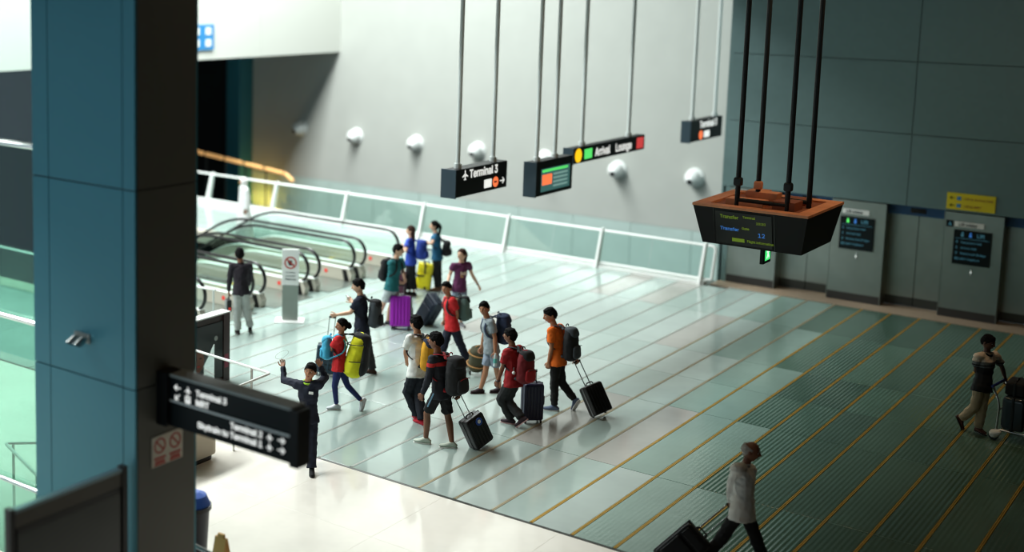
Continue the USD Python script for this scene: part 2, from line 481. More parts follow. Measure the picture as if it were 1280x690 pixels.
# the dark side of the hall
struct("wall_right", bx(5.0, 5.4, -7, 32, -0.3, 17), M["wall_black"])
struct("wall_front", bx(-9.0, 5.4, -7.3, -7.0, -0.3, 17), M["wall_black"])
struct("ceiling", bx(-14.0, 5.4, -7, 30.5, 8.4, 8.7), M["ceil_dark"])
struct("ceiling_edge", bx(-14.4, -14.0, 4, 26.5, 7.25, 16), M["ceil_dark"])  # unseen fascia, added to keep skylight off the right side
# added warm fill lamps, out of view, to brighten the dark side; rings made up
for x, y, w, what in ((-4.2, 22.6, 60.0, "luggage trolley"), (-7.2, 14.2, 34.0, "balding man's path"), (-7.0, 21.0, 32.0, "big hanging display")):
    t = Thing("downlight", "added warm fill lamp, out of view, over the " + what, "light", (x, y, 8.4), "added fill lamps out of view")
    t.part("trim_ring", tube(np.array([(x + 0.36 * math.cos(q), y + 0.36 * math.sin(q), 8.385) for q in np.linspace(0, 2 * np.pi, 25)]), 0.02, 6), M["steel_bright"])
    dl = UsdLux.DiskLight.Define(stage, str(t.prim.GetPath()) + "/lamp")
    dl.CreateRadiusAttr(0.32)
    dl.CreateIntensityAttr(w)
    dl.CreateColorAttr(Gf.Vec3f(1.0, 0.72, 0.42))
    dl.AddTranslateOp().Set(Gf.Vec3d(0, 0, -0.03))
# left: upper gallery with its white front, dark hall beneath
BK = Thing("wall_gallery", None, None, (-28.65, 26, 4.5), kind="structure")
for y0, y1 in zip(np.arange(2, 38, 4.5), np.arange(2, 38, 4.5) + 4.5):
    BK.part("front_panel", bx(-29.1, -28.65, y0 + 0.006, min(y1, 38.0) - 0.006, 4.52, 7.4), M["bulk_white"])
BK.part("soffit", bx(-40, -29.1, 2, 38, 4.6, 5.0), M["wall_dark"])
BK.part("inner_wall", bx(-40, -39.7, 2, 38.4, -6, 4.6), M["wall_black"])
BK.part("pier", as_tri(rbox([-33.2, 37.6, -0.7], np.eye(3), [0.7, 0.8, 10.6], 0.05)), M["col_blue"])
BK.part("recess", bx(-40, -33.4, 37.7, 38.3, -6, 4.6), M["wall_black"])
struct("wall_left", bx(-40.3, -40, -7, 38.4, -6.3, 17), M["wall_dark"])
# roof beams between the skylight bays
RB = Thing("ceiling_atrium", None, None, (-22, 20, 16), kind="structure")
RB.part("edge_beam", bx(-40, SKY_X[0] - 0.1, -7, 39, 15.6, 16.3), M["rod_dark"])
RB.part("edge_beam", bx(SKY_X[1] + 0.1, -11, -7, 39, 15.6, 16.3), M["rod_dark"])
for a, b in zip([-7] + [y + SKY_LEN for y in SKY_BAYS], SKY_BAYS + [39]):
    RB.part("roof_beam", bx(SKY_X[0] - 0.1, SKY_X[1] + 0.1, a, b, 15.5 if a > 0 else 15.95, 16.3), M["rod_dark"])
RB.part("roof_deck", bx(-40, -11, -7, 39, 16.3, 16.5), M["wall_dark"])

# ------------------------------------------------------------------ big blue column
CO = Thing("column", "large square column clad in blue metal panels, left foreground, carrying the direction sign", "column", (-10.15, 9.46, 0))
x0, x1, y0, y1 = -10.95, -9.345, 9.0, 9.92
CO.part("core", bx(x0 + 0.02, x1 - 0.02, y0 + 0.02, y1 - 0.02, 0, 8.4), M["black"])
zs = [0.02, 0.8, 2.93, 5.02, 7.12, 8.38]
xs = [x0, -10.68, -9.53, x1]
for za, zb in zip(zs[:-1], zs[1:]):
    for a, b in zip(xs[:-1], xs[1:]):
        CO.part("panel", bx(a + 0.006, b - 0.006, y0, y0 + 0.03, za + 0.007, zb - 0.007), M["col_blue"], smooth=False)
        CO.part("panel", bx(a + 0.006, b - 0.006, y1 - 0.03, y1, za + 0.007, zb - 0.007), M["col_blue"], smooth=False)
    for xx in (x0, x1 - 0.03):
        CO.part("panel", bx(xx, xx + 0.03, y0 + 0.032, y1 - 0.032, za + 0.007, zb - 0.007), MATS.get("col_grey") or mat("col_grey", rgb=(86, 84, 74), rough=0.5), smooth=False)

# ------------------------------------------------------------------ signs on the column
S = Thing("direction_sign", "long dark direction sign with white arrows and terminal names, bracketed to the blue column", "sign", (-8.4, 9.4, 2.48))
S.part("upper_panel", bx(-9.2, -7.56, 9.36, 9.50, 2.79, 3.03), M["sign_green"])
S.part("lower_panel", bx(-9.2, -7.56, 9.36, 9.50, 2.50, 2.765), M["sign_green"])
S.part("divider", bx(-9.2, -7.56, 9.352, 9.50, 2.767, 2.787), M["white_paint"])
S.part("top_ledge", bx(-9.22, -7.55, 9.35, 9.56, 3.035, 3.065), M["grey_plate"])
S.part("end_cap", bx(-7.558, -7.46, 9.33, 9.53, 2.48, 3.05), M["sign_black"])
S.part("bracket", bx(-9.34, -9.2, 9.30, 9.52, 2.5, 3.08), M["sign_black"])
W, yf = M["text_white"], 9.357


def on_front(mesh_fn):
    return mesh_fn


def f_text(t, s, h, x, z, m=W, y=yf, align="l", maxw=None, name="lettering", bold=False):
    t.part(name, text(s, h, [x, y, z], EX, EZ, 0.004, bold, align, maxw), m, smooth=False)


def f_shape(t, poly, x, z, m=W, y=yf, name="pictogram"):
    t.part(name, shape2d(poly, 0.004, [x, y, z], EX, EZ), m, smooth=False)


for z, ang, s in ((2.935, math.pi, "Terminal 3"), (2.835, 1.25 * math.pi, "MRT")):
    f_shape(S, arrow2d(ang, 0.085), -9.09, z, name="arrow")
    f_text(S, s, 0.062, -8.83, z - 0.03, bold=True)
f_shape(S, plane2d(0.085), -8.94, 2.935)
f_shape(S, sg.box(-0.035, -0.035, 0.035, 0.04).difference(sg.box(-0.022, 0.0, 0.022, 0.025)), -8.94, 2.835)
f_text(S, "Terminal 2", 0.062, -7.93, 2.675, align="r", bold=True)
f_text(S, "Skytrain to Terminal 1", 0.062, -7.93, 2.575, align="r", bold=True)
for z in (2.705, 2.605):
    f_shape(S, plane2d(0.08), -7.83, z)
    f_shape(S, arrow2d(0, 0.085), -7.68, z, name="arrow")

N = Thing("prohibition_notice", "cream notice with two red crossed circles stuck on the column under the sign", "notice", (-9.33, 9.46, 2.03))
N.part("sheet", bx(-9.346, -9.336, 9.23, 9.69, 2.03, 2.36), M["cream"])
for y in (9.345, 9.575):
    N.part("symbol", shape2d(prohibited2d(0.17), 0.003, [-9.336, y, 2.25], EY, EZ), M["red_print"], smooth=False)
    for z, w in ((2.115, 0.17), (2.08, 0.14), (2.05, 0.16)):
        N.part("print", bx(-9.336, -9.333, y - w / 2, y + w / 2, z - 0.01, z + 0.012), M["red_print"], smooth=False)

C = Thing("twin_spotlight", "small pair of grey wall fixtures on the blue column face above the framed board", "light", (-10.15, 9.0, 3.3))
C.part("back_plate", bx(-10.27, -10.03, 8.985, 9.0, 3.30, 3.40), M["grey_plate"])
for x in (-10.21, -10.09):
    C.part("head", as_tri(hull(ring([x, 8.97, 3.36], [0, 0.5, 1], 0.045), ring([x, 8.87, 3.30], [0, 0.5, 1], 0.05))), M["steel_bright"])
    C.part("lens", as_tri(hull(ring([x, 8.868, 3.297], [0, 0.5, 1], 0.04), ring([x, 8.864, 3.290], [0, 0.5, 1], 0.04))), M["black"])

# glazed screen beside the column
GS = Thing("glass_screen", "tall green glass screen with horizontal steel tubes at the left of the blue column", "glass screen", (-13, 9.6, 0))
for za, zb in ((0.05, 3.1), (3.1, 5.22), (5.22, 7.2)):
    for xa, xb in ((-14.9, -13.02), (-12.98, -11.02)):
        GS.part("pane", bx(xa, xb, 9.60, 9.612, za + 0.01, zb - 0.01), G["glass_deep"] if za < 5 else G["glass_green"], smooth=False)
for z in (1.06, 3.12, 5.21):
    GS.part("transom", as_tri(bar([-15, 9.55, z], [-10.965, 9.55, z], 0.03)), M["steel_bright"])
    GS.part("brace", as_tri(bar([-11.1, 9.56, z + 0.01], [-13.3, 11.4, z], 0.022)), M["steel_bright"])
    GS.part("clamp", as_tri(bar([-11.02, 9.5, z], [-11.02, 9.63, z], 0.05)), M["steel_bright"])
GS.part("mullion", bx(-11.02, -10.96, 9.55, 9.68, 0, 7.2), M["rod"])
GS.part("mullion", bx(-13.02, -12.98, 9.58, 9.64, 0, 7.2), M["rod"])

# framed board in front of the column
FB = Thing("framed_board", "dark framed glass board standing in front of the blue column, bottom left corner", "board", (-9.4, 8.1, 0))
FB.part("glass_face", bx(-9.44, -9.41, 7.5, 8.84, 0.1, 1.86), mat("board_face", rgb=(44, 52, 48), rough=0.12), smooth=False)
FB.part("back_sheet", bx(-9.47, -9.445, 7.46, 8.86, 0.06, 2.08), M["plinth"], smooth=False)
FB.part("header", bx(-9.44, -9.405, 7.46, 8.86, 1.93, 2.08), mat("board_header", rgb=(72, 66, 56), rough=0.4), smooth=False)
FB.part("slot", bx(-9.44, -9.408, 7.5, 8.84, 1.865, 1.925), M["black"], smooth=False)
FB.part("top_rail", bx(-9.475, -9.40, 7.42, 8.90, 2.08, 2.115), mat("board_rail", rgb=(120, 140, 146), rough=0.3, metal=0.6), smooth=False)
FB.part("post", bx(-9.48, -9.39, 8.86, 8.93, 0, 2.135), M["black"], smooth=False)
FB.part("post", bx(-9.48, -9.39, 7.40, 7.46, 0, 2.135), M["black"], smooth=False)
FB.part("foot", bx(-9.62, -9.25, 8.84, 8.95, 0, 0.03), M["black"], smooth=False)
FB.part("foot", bx(-9.62, -9.25, 7.38, 7.48, 0, 0.03), M["black"], smooth=False)
BP = Thing("barrier_post", "short black post with a dark rail at the left end of the framed board", "post", (-9.5, 7.24, 0))
BP.part("post", as_tri(rbox([-9.5, 7.26, 1.0], np.eye(3), [0.07, 0.09, 2.0], 0.01)), M["black"])
BP.part("cap", as_tri(rbox([-9.5, 7.26, 2.02], np.eye(3), [0.1, 0.12, 0.05], 0.015)), M["black"])

# advertising light box behind the column
LB = Thing("light_box", "dark standing advertising box showing a dim portrait, beside the column's right edge", "advertising box", (-15.05, 15.4, 0))
LB.part("cabinet", bx(-15.2, -15.03, 13.9, 16.78, 0.0, 1.24), mat("box_brown", rgb=(46, 30, 26), rough=0.4), smooth=False)
LB.part("top_edge", bx(-15.22, -15.01, 13.88, 16.80, 1.24, 1.265), M["white_paint"], smooth=False)
LB.part("side_frame", bx(-15.03, -15.0, 16.62, 16.78, 0.0, 1.24), mat("box_frame", rgb=(58, 34, 32), rough=0.4), smooth=False)
LB.part("poster", bx(-15.03, -15.012, 13.95, 16.6, 0.1, 1.12), M["black_gloss"], smooth=False)
face = mat("poster_face", rgb=(128, 84, 66), rough=0.6)
LB.part("poster_portrait", as_tri(hull(ring([-15.011, 15.95, 0.52], [1, 0, 0], 0.17, 0.22), ring([-15.006, 15.95, 0.52], [1, 0, 0], 0.165, 0.215))), face, smooth=False)
for y in (15.89, 16.02):
    LB.part("poster_eye", as_tri(hull(ring([-15.006, y, 0.56], [1, 0, 0], 0.028, 0.014), ring([-15.002, y, 0.56], [1, 0, 0], 0.028, 0.014))), M["black"], smooth=False)
LB.part("poster_mouth", as_tri(hull(ring([-15.006, 15.96, 0.42], [1, 0, 0], 0.05, 0.014), ring([-15.002, 15.96, 0.42], [1, 0, 0], 0.05, 0.012))), M["red_print"], smooth=False)
LB.part("poster_disc", as_tri(hull(ring([-15.011, 16.42, 0.84], [1, 0, 0], 0.045), ring([-15.005, 16.42, 0.84], [1, 0, 0], 0.045))), M["grey_plate"], smooth=False)
LB.part("poster_print", bx(-15.0, -14.996, 16.64, 16.74, 0.25, 0.5), mat("poster_pink", rgb=(140, 30, 60)), smooth=False)


def guard(name, label, pts, posts, r=0.022, z=1.0, panes=()):
    t = Thing(name, label, "guard rail", (*np.mean([p[:2] for p in pts], axis=0), 0))
    t.part("top_rail", tube(corner_path([(*p, z) for p in pts], 0.06), r), M["white_paint"])
    for p in posts:
        t.part("post", as_tri(bar((*p, 0), (*p, z), r * 0.9)), M["steel_bright"])
    for a, b in panes:
        d = unit(np.array([b[0] - a[0], b[1] - a[1], 0]))
        n = np.cross(d, EZ) * 0.006
        q = [np.array([*a, 0.05]), np.array([*b, 0.05])]
        t.part("glass_pane", as_tri(m3.Manifold.hull_points(np.array([p + s * n + np.array([0, 0, h]) for p in q for s in (-1, 1) for h in (0, 1.0)]))), G["glass_green"], smooth=False)
    return t


guard("guard_rail", "white tubular guard rail with a corner, beside the advertising box", [(-14.6, 15.25), (-12.65, 15.11), (-12.55, 13.75)], [(-13.05, 15.13), (-12.6, 14.2), (-14.4, 15.23)], panes=[((-14.3, 15.6), (-13.6, 14.6))])
guard("guard_rail", "short white guard rail at the head of the nearest escalator, beside the column", [(-18.9, 18.28), (-17.0, 18.58)], [(-18.35, 18.38), (-17.75, 18.47), (-17.05, 18.57)])
guard("guard_rail", "zigzag white guard rail seen low through the green glass at the left edge", [(-12.3, 11.6), (-13.4, 10.5), (-12.2, 10.05), (-11.6, 9.98)], [(-12.4, 11.5), (-13.3, 10.55), (-12.25, 10.08)], z=0.95)
guard("guard_rail", "straight white guard rail seen through the upper part of the green glass screen", [(-24.0, 18.3), (-19.4, 18.25)], [(-23.5, 18.3), (-22, 18.28), (-20.5, 18.27), (-19.5, 18.25)], panes=[((-23.5, 18.33), (-22.05, 18.31)), ((-21.95, 18.31), (-20.5, 18.3)), ((-20.4, 18.3), (-19.5, 18.28))])

CT = Thing("counter", "low rounded beige stone bench with a dark base, behind the column under the sign", "bench", (-13.1, 13.5, 0))
cs = sg.box(-13.75, 13.0, -12.75, 13.66).buffer(0.2, 8)
CT.part("body", trimesh.creation.extrude_polygon(cs, 0.5, engine="earcut").apply_translation([0, 0, 0.1]), M["beige"])
CT.part("base", trimesh.creation.extrude_polygon(cs.buffer(-0.06), 0.1, engine="earcut"), M["plinth"])
CT.part("top", trimesh.creation.extrude_polygon(cs.buffer(0.02), 0.03, engine="earcut").apply_translation([0, 0, 0.6]), M["cream"])

BN = Thing("waste_bin", "dark waste bin with a bright blue lid, at the foot of the column", "bin", (-10.35, 10.95, 0))
c = np.array([-10.35, 10.95, 0])
BN.part("body", as_tri(hull(ring(c, EZ, 0.15, k=20), ring(c + [0, 0, 0.78], EZ, 0.19, k=20))), M["bin_dark"])
BN.part("rim", as_tri(hull(ring(c + [0, 0, 0.76], EZ, 0.215, k=20), ring(c + [0, 0, 0.81], EZ, 0.215, k=20))), M["black"])
BN.part("lid", as_tri(hull(ring(c + [0, 0, 0.81], EZ, 0.2, k=20), ring(c + [0, 0, 0.93], EZ, 0.15, k=20), ring(c + [0, 0, 0.97], EZ, 0.07, k=20))), M["blue_lid"])
FS = Thing("floor_stand", "narrow tan folding board standing on the cream floor beside the blue topped bin", "floor sign", (-9.75, 10.78, 0))
for s in (-1, 1):
    FS.part("leaf", as_tri(m3.Manifold.hull_points(np.array([[-9.83 + dx, 10.78 + s * yy + t, z] for dx in (0, 0.17) for (yy, z) in ((0.16, 0.0), (0.01, 0.62)) for t in (-0.008, 0.008)]))), M["tan"], smooth=False)
FS.part("handle", as_tri(rbox([-9.745, 10.78, 0.64], np.eye(3), [0.1, 0.04, 0.05], 0.012)), M["tan"])
RL = Thing("bent_rail", "short bent steel rail sticking out behind the column's foot, next to the bin", "rail", (-9.6, 10.2, 0))
RL.part("tube", tube(corner_path([(-9.6, 10.2, 0), (-9.6, 10.2, 0.62), (-9.25, 10.2, 0.72), (-9.6, 10.05, 0.85), (-9.9, 9.98, 0.85)], 0.05), 0.022), M["steel_bright"])

ST = Thing("sign_stand", "free standing steel post sign with a crossed out trolley symbol before the escalators", "sign stand", (-16.74, 20.62, 0))
b = np.array([-16.74, 20.62, 0])
ax_ = np.array([R[0], R[1], 0]) / np.hypot(R[0], R[1])
ex = unit(ax_ * 0.9 + np.array([0.1, 0, 0]))
ey_ = np.cross(EZ, ex)
A3 = np.array([ex, ey_, EZ])
ST.part("base_plate", as_tri(rbox(b + [0, 0, 0.012], A3, [0.62, 0.42, 0.024], 0.008)), M["white_paint"])
ST.part("post", as_tri(rbox(b + [0, 0, 0.4], A3, [0.34, 0.05, 0.76], 0.01)), M["steel"])
ST.part("panel", as_tri(rbox(b + [0, 0, 1.16], A3, [0.36, 0.045, 0.78], 0.012)), M["white_paint"])
fr = b - ey_ * 0.0235
ST.part("symbol_ring", shape2d(prohibited2d(0.26), 0.004, fr + [0, 0, 1.26], ex, EZ), M["red_print"], smooth=False)
ST.part("symbol_trolley", shape2d(sg.Polygon([(-.07, .05), (.03, .05), (.03, -.02), (.07, -.02), (.07, -.05), (-.03, -.06), (-.05, 0)]), 0.003, fr + [0, 0, 1.26], ex, EZ), M["black"], smooth=False)
for k_, (s, h) in enumerate((("No trolleys", 0.028), ("on escalator", 0.028), ("Thank you", 0.034))):
    ST.part("lettering", text(s, h, fr + [0, 0, 1.04 - 0.075 * k_], ex, EZ, 0.003, k_ == 2, "c"), M["sign_side"], smooth=False)

# ------------------------------------------------------------------ escalators
SL = math.tan(math.radians(30))


def rail_z(x, xb):
    """height of the line of the floor along an escalator that goes down towards -x from xb, with a soft bend"""
    d = xb - x
    if d <= -0.6:
        return 0.0
    if d < 0.6:
        return -SL * (d + 0.6) ** 2 / 2.4
    return -SL * d


def escalator(name, label, ya, yb, xe, xb, down=8.6):
    t = Thing(name, label, "escalator", (xe, (ya + yb) / 2, 0), "escalators going down at the left")
    xs_ = np.concatenate([np.arange(xe - 0.3, xb + 0.7, -0.5), np.arange(xb + 0.7, xb - 0.8, -0.15), np.arange(xb - 0.8, xb - down, -1.2)])
    for y in (ya, yb):
        path = [(xe - 0.55, 0.24)]
        for a in np.linspace(-80, 90, 12):
            path.append((xe - 0.32 + 0.36 * math.cos(math.radians(a)), 0.60 + 0.36 * math.sin(math.radians(a))))
        path += [(x, rail_z(x, xb) + 0.96) for x in xs_[1:]]
        t.part("handrail", tube(np.array([(x, y, z) for x, z in path]), 0.045, 8, flat=0.035), M["rubber"])
        poly = [(x, rail_z(x, xb) + 0.30) for x in xs_[::-1]] + [(xe - 0.32 + 0.30 * math.cos(math.radians(a)), 0.60 + 0.30 * math.sin(math.radians(a))) for a in np.linspace(-85, 85, 10)] + [(x, rail_z(x, xb) + 0.90) for x in xs_]
        P = sg.Polygon(poly)
        cuts = [xe + 0.2, xe - 1.3, xe - 2.9, xe - 4.5, xe - 6.1, xe - 9.0, xe - 20]
        for c0, c1 in zip(cuts[:-1], cuts[1:]):
            g = P.intersection(sg.box(c1 + 0.006, -12, c0 - 0.006, 3))
            if g.area > 0.05 and g.geom_type == "Polygon":
                t.part("glass_panel", shape2d(g, 0.012, [0, y + 0.006, 0], EX, EZ), G["glass_green"], smooth=False)
        sgn = 1 if y == ya else -1
        sk = sg.Polygon([(x, rail_z(x, xb) - 0.35) for x in xs_[::-1]] + [(xe - 0.02, 0.0), (xe + 0.02, 0.16), (xe - 0.06, 0.3)] + [(x, rail_z(x, xb) + 0.30) for x in xs_])
        t.part("skirt", shape2d(sk.buffer(0), 0.16, [0, y + 0.08, 0], EX, EZ), M["skirt"], smooth=False)
        t.part("skirt_cap", tube(np.array([(x, y, rail_z(x, xb) + 0.305) for x in np.concatenate([[xe - 0.05], xs_])]), 0.09, 6, flat=0.015), M["white_paint"])
        t.part("newel_end", as_tri(hull(ring([xe - 0.12, y, 0.0], EZ, 0.15, 0.09), ring([xe - 0.2, y, 0.27], EZ, 0.13, 0.085))), M["black"])
        t.part("warning_dot", as_tri(hull(ring([xe - 0.75, y - 0.082, 0.17], EY, 0.05), ring([xe - 0.75, y - 0.088, 0.17], EY, 0.05))), M["red_dot"], smooth=False)
    t.part("landing_plate", bx(xe - 1.9, xe + 0.25, ya + 0.09, yb - 0.09, -0.06, 0.012), M["steel"], smooth=False)
    t.part("comb_line", bx(xe - 1.98, xe - 1.9, ya + 0.1, yb - 0.1, -0.05, 0.014), M["yellow_line"], smooth=False)
    x = xe - 1.98
    while x > xb - down + 0.5:
        z = rail_z(x - 0.2, xb)
        t.part("step", join(bx(x - 0.4, x - 0.004, ya + 0.1, yb - 0.1, z - 0.05, z), bx(x - 0.4, x - 0.37, ya + 0.1, yb - 0.1, z - 0.26, z)), M["step"], smooth=False)
        x -= 0.4
    t.part("truss", shape2d(sg.Polygon([(q, rail_z(q, xb) - 0.4) for q in xs_] + [(q, rail_z(q, xb) - 1.1) for q in xs_[::-1]]).buffer(0), yb - ya, [0, yb, 0], EX, EZ), M["steel_dark"], smooth=False)


escalator("escalator", "nearest escalator, its handrail loop just behind the man in black", 19.2, 20.72, -17.9, -21.4)
escalator("escalator", "second escalator, its handrail loops right behind the steel sign stand", 21.12, 22.64, -17.9, -21.4)
escalator("escalator", "third escalator, beyond the sign stand's panel with a black newel end before the hall", 23.06, 24.42, -17.9, -21.4)
escalator("escalator", "farthest escalator, next to the white railing and the woman in white robes", 24.86, 26.26, -17.9, -22.2)
VW = Thing("void_edge", None, None, (-18.3, 23, -0.3), kind="structure")
for a, b in ((18.6, 19.1), (20.82, 21.02), (22.74, 22.96), (24.52, 24.76), (26.36, 26.75)):
    VW.part("infill", bx(-30, EDGE + 0.1, a, b, -0.3, 0.0) if a in (18.6, 26.36) else bx(-21.5, EDGE + 0.1, a, b, -0.3, 0.25), M["skirt"], smooth=False)

# ------------------------------------------------------------------ white railing along the void
RG = Thing("railing", "long white railing with leaning posts and glass panes along the edge of the void", "railing", (-20, 30, 0))


def lean(z):
    return 29.92 + 0.26 * z


RX0, RX1 = -30.0, -11.28
RG.part("kerb", bx(RX0, -11.45, 29.86, 30.1, -0.3, 0.06), M["white_paint"], smooth=False)
RG.part("top_rail", tube(corner_path([(RX0, lean(.92), .92), (RX1, lean(.92), .92), (RX1, lean(.13), .13), (RX1 - 0.1, lean(.13), .13)], 0.12), 0.04, 8, flat=0.03), M["white_paint"])
RG.part("bottom_rail", tube(np.array([(RX0, lean(.13), .13), (RX1 - 0.08, lean(.13), .13)]), 0.03, 8), M["white_paint"])
px = [-11.54 - 2.70 * k for k in range(7)]
for x in px:
    RG.part("post", as_tri(m3.Manifold.hull_points(np.array([[x + sx * 0.03, lean(z) + d, z] for sx in (-1, 1) for z, w in ((0.0, 0.10), (0.98, 0.06)) for d in (-w - 0.03, w - 0.03)]))), M["white_paint"], smooth=False)
edges = sorted([RX1 - 0.05] + [x for x in px] + [x - 1.35 for x in px])
for a, b in zip(edges[:-1], edges[1:]):
    if b - a > 0.1:
        RG.part("glass_pane", as_tri(m3.Manifold.hull_points(np.array([[x, lean(z) + d, z] for x in (a + 0.012, b - 0.012) for z in (0.15, 0.88) for d in (-0.006, 0.006)]))), G["glass_clear"], smooth=False)

# ------------------------------------------------------------------ air jets on the back wall
JZ = 1.45
jets = [(-30.41, 1.55), (-27.81, 1.48), (-25.17, 1.45), (-22.65, 1.44), (-20.1, 1.40), (-17.51, 1.31), (-15.0, 1.33)]
where = ["farthest left, in gallery shade", "second from the left", "third from the left", "fourth from left", "fifth from left", "second from right, below the sign strip", "farthest right"]
for (x, z), w in zip(jets, where):
    t = Thing("air_nozzle", "white ball air nozzle on the pale back wall, " + w, "air nozzle", (x, 38, z), "ball nozzles along the back wall")
    c = np.array([x, 37.785, z])
    t.part("flange", as_tri(hull(ring(c + [0, 0.2, 0], EY, 0.30, k=24), ring(c + [0, 0.15, 0], EY, 0.27, k=24))), M["jet_white"])
    sph = trimesh.creation.icosphere(3, 0.24)
    sph.apply_translation(c)
    t.part("ball", sph, M["jet_white"], smooth=True)
    d = unit([0.05, -1, -0.35])
    t.part("nozzle", as_tri(hull(ring(c + d * 0.17, d, 0.15, k=20), ring(c + d * 0.27, d, 0.10, k=20))), M["jet_white"])
    t.part("opening", as_tri(hull(ring(c + d * 0.268, d, 0.085, k=20), ring(c + d * 0.274, d, 0.085, k=20))), M["black"])

GH = Thing("lit_handrail", "gold lit handrail in short lengths sloping across the dark recess at the far left", "handrail", (-31.5, 34, 0))
g0, g1 = np.array([-33.6, 34.0, 1.0]), np.array([-27.9, 34.0, 0.5])
for k in range(6):
    a, b = g0 + (g1 - g0) * (k / 6 + 0.014), g0 + (g1 - g0) * ((k + 1) / 6 - 0.014)
    GH.part("light_bar", as_tri(bar(a, b, 0.07)), M["gold_lit"])
    GH.part("stanchion", as_tri(bar(a - [0, 0, 0.05], [a[0], 34, -6.0], 0.03)), M["rod_dark"])
GH.part("end_piece", as_tri(bar(g1, g1 + [0.35, 0, -0.22], 0.07)), M["gold_lit"])
UL = Thing("uplight", "warm uplight washing the wall beside the dark recess at the far left", "light", (-32.2, 37.4, -2.2))
UL.part("body", as_tri(hull(ring([-32.2, 37.4, -2.2], EZ, 0.16), ring([-32.2, 37.4, -1.9], EZ, 0.2))), M["black"])
UL.part("lens", as_tri(hull(ring([-32.2, 37.4, -1.9], EZ, 0.17), ring([-32.2, 37.4, -1.88], EZ, 0.17))), mat("warm_lens", rgb=(255, 190, 70), emit=6.0))
UL.part("bracket", bx(-32.25, -32.15, 37.4, 37.95, -2.15, -2.05), M["black"])
ulp = UsdLux.DiskLight.Define(stage, str(UL.prim.GetPath()) + "/lamp")
ulp.CreateRadiusAttr(0.15)
ulp.CreateIntensityAttr(130)
ulp.CreateColorAttr(Gf.Vec3f(1.0, 0.62, 0.14))
ulp.AddTranslateOp().Set(Gf.Vec3d(0.0, 0.0, 0.36))
ulp.AddRotateXOp().Set(180.0)
BS = Thing("gallery_sign", "small blue and white pictogram sign on the white gallery front, top left", "sign", (-28.64, 30.6, 4.9))
BS.part("plate", bx(-28.65, -28.6, 29.9, 31.1, 4.84, 5.66), M["blue_sign"], smooth=False)
for y in (30.1, 30.65):
    for z in (4.92, 5.3):
        BS.part("pictogram", bx(-28.6, -28.59, y + 0.05, y + 0.3, z + 0.03, z + 0.26), M["white_paint"], smooth=False)

# ------------------------------------------------------------------ hanging signs
def rods(t, xy, z0, m, r=0.042, top=16.0):
    for x, y in xy:
        t.part("rod", as_tri(bar([x, y, z0], [x, y, top], r)), m)
        t.part("rod_socket", as_tri(bar([x, y, z0 - 0.02], [x, y, z0 + 0.09], r * 1.7)), m)


def r_text(t, s, h, x, y, z, m, maxw=None, name="lettering", bold=True):
    t.part(name, text(s, h, [x, y, z], EY, EZ, 0.004, bold, "l", maxw), m, smooth=False)


H1 = Thing("hanging_sign", "black hanging sign box with white lettering, leftmost of the overhead signs", "sign", (-12.6, 21.1, 3.2))
H1.part("box", as_tri(rbox([-12.6, 21.07, 3.46], np.eye(3), [0.29, 1.88, 0.52], 0.01)), M["sign_black"])
H1.part("end_plate", bx(-12.76, -12.44, 20.10, 20.13, 3.19, 3.73), M["sign_side"], smooth=False)
rods(H1, [(-12.6, 20.42), (-12.6, 21.7)], 3.72, M["rod"])
xf = -12.453
H1.part("pictogram", shape2d(plane2d(0.2), 0.004, [xf, 20.45, 3.6], EY, EZ), W, smooth=False)
r_text(H1, "Terminal 3", 0.15, xf, 20.6, 3.53, W, 1.15)
H1.part("pictogram", bx(xf, xf + 0.004, 21.15, 21.42, 3.27, 3.43), W, smooth=False)
H1.part("pictogram", shape2d(sg.Point(0, 0).buffer(0.1).difference(sg.box(-0.06, -0.02, 0.06, 0.02)), 0.004, [xf, 21.57, 3.35], EY, EZ), M["orange_lit"], smooth=False)
H1.part("pictogram", shape2d(arrow2d(0, 0.16), 0.004, [xf, 21.82, 3.35], EY, EZ), W, smooth=False)

H2 = Thing("hanging_screen", "hanging screen in a black case showing a coloured table, among the overhead signs", "screen", (-12.2, 23.3, 2.96))
H2.part("case", as_tri(rbox([-12.22, 23.3, 3.31], np.eye(3), [0.24, 1.56, 0.70], 0.015)), M["sign_black"])
H2.part("end_plate", bx(-12.36, -12.08, 22.49, 22.52, 2.96, 3.66), M["sign_side"], smooth=False)
rods(H2, [(-12.22, 22.75), (-12.22, 23.5)], 3.65, M["rod"])
xf = -12.102
H2.part("screen_glass", bx(xf, xf + 0.006, 22.74, 23.95, 3.04, 3.5), mat("screen_teal", rgb=(70, 118, 116), emit=0.45), smooth=False)
H2.part("screen_heading", bx(xf + 0.006, xf + 0.009, 22.78, 23.85, 3.43, 3.48), M["green_lit"], smooth=False)
H2.part("screen_block", bx(xf + 0.006, xf + 0.009, 22.78, 23.18, 3.17, 3.38), M["orange_lit"], smooth=False)
for k in range(4):
    H2.part("screen_row", bx(xf + 0.006, xf + 0.009, 23.24, 23.85, 3.10 + 0.08 * k, 3.14 + 0.08 * k), mat("screen_row", rgb=(150, 190, 186), emit=0.4), smooth=False)

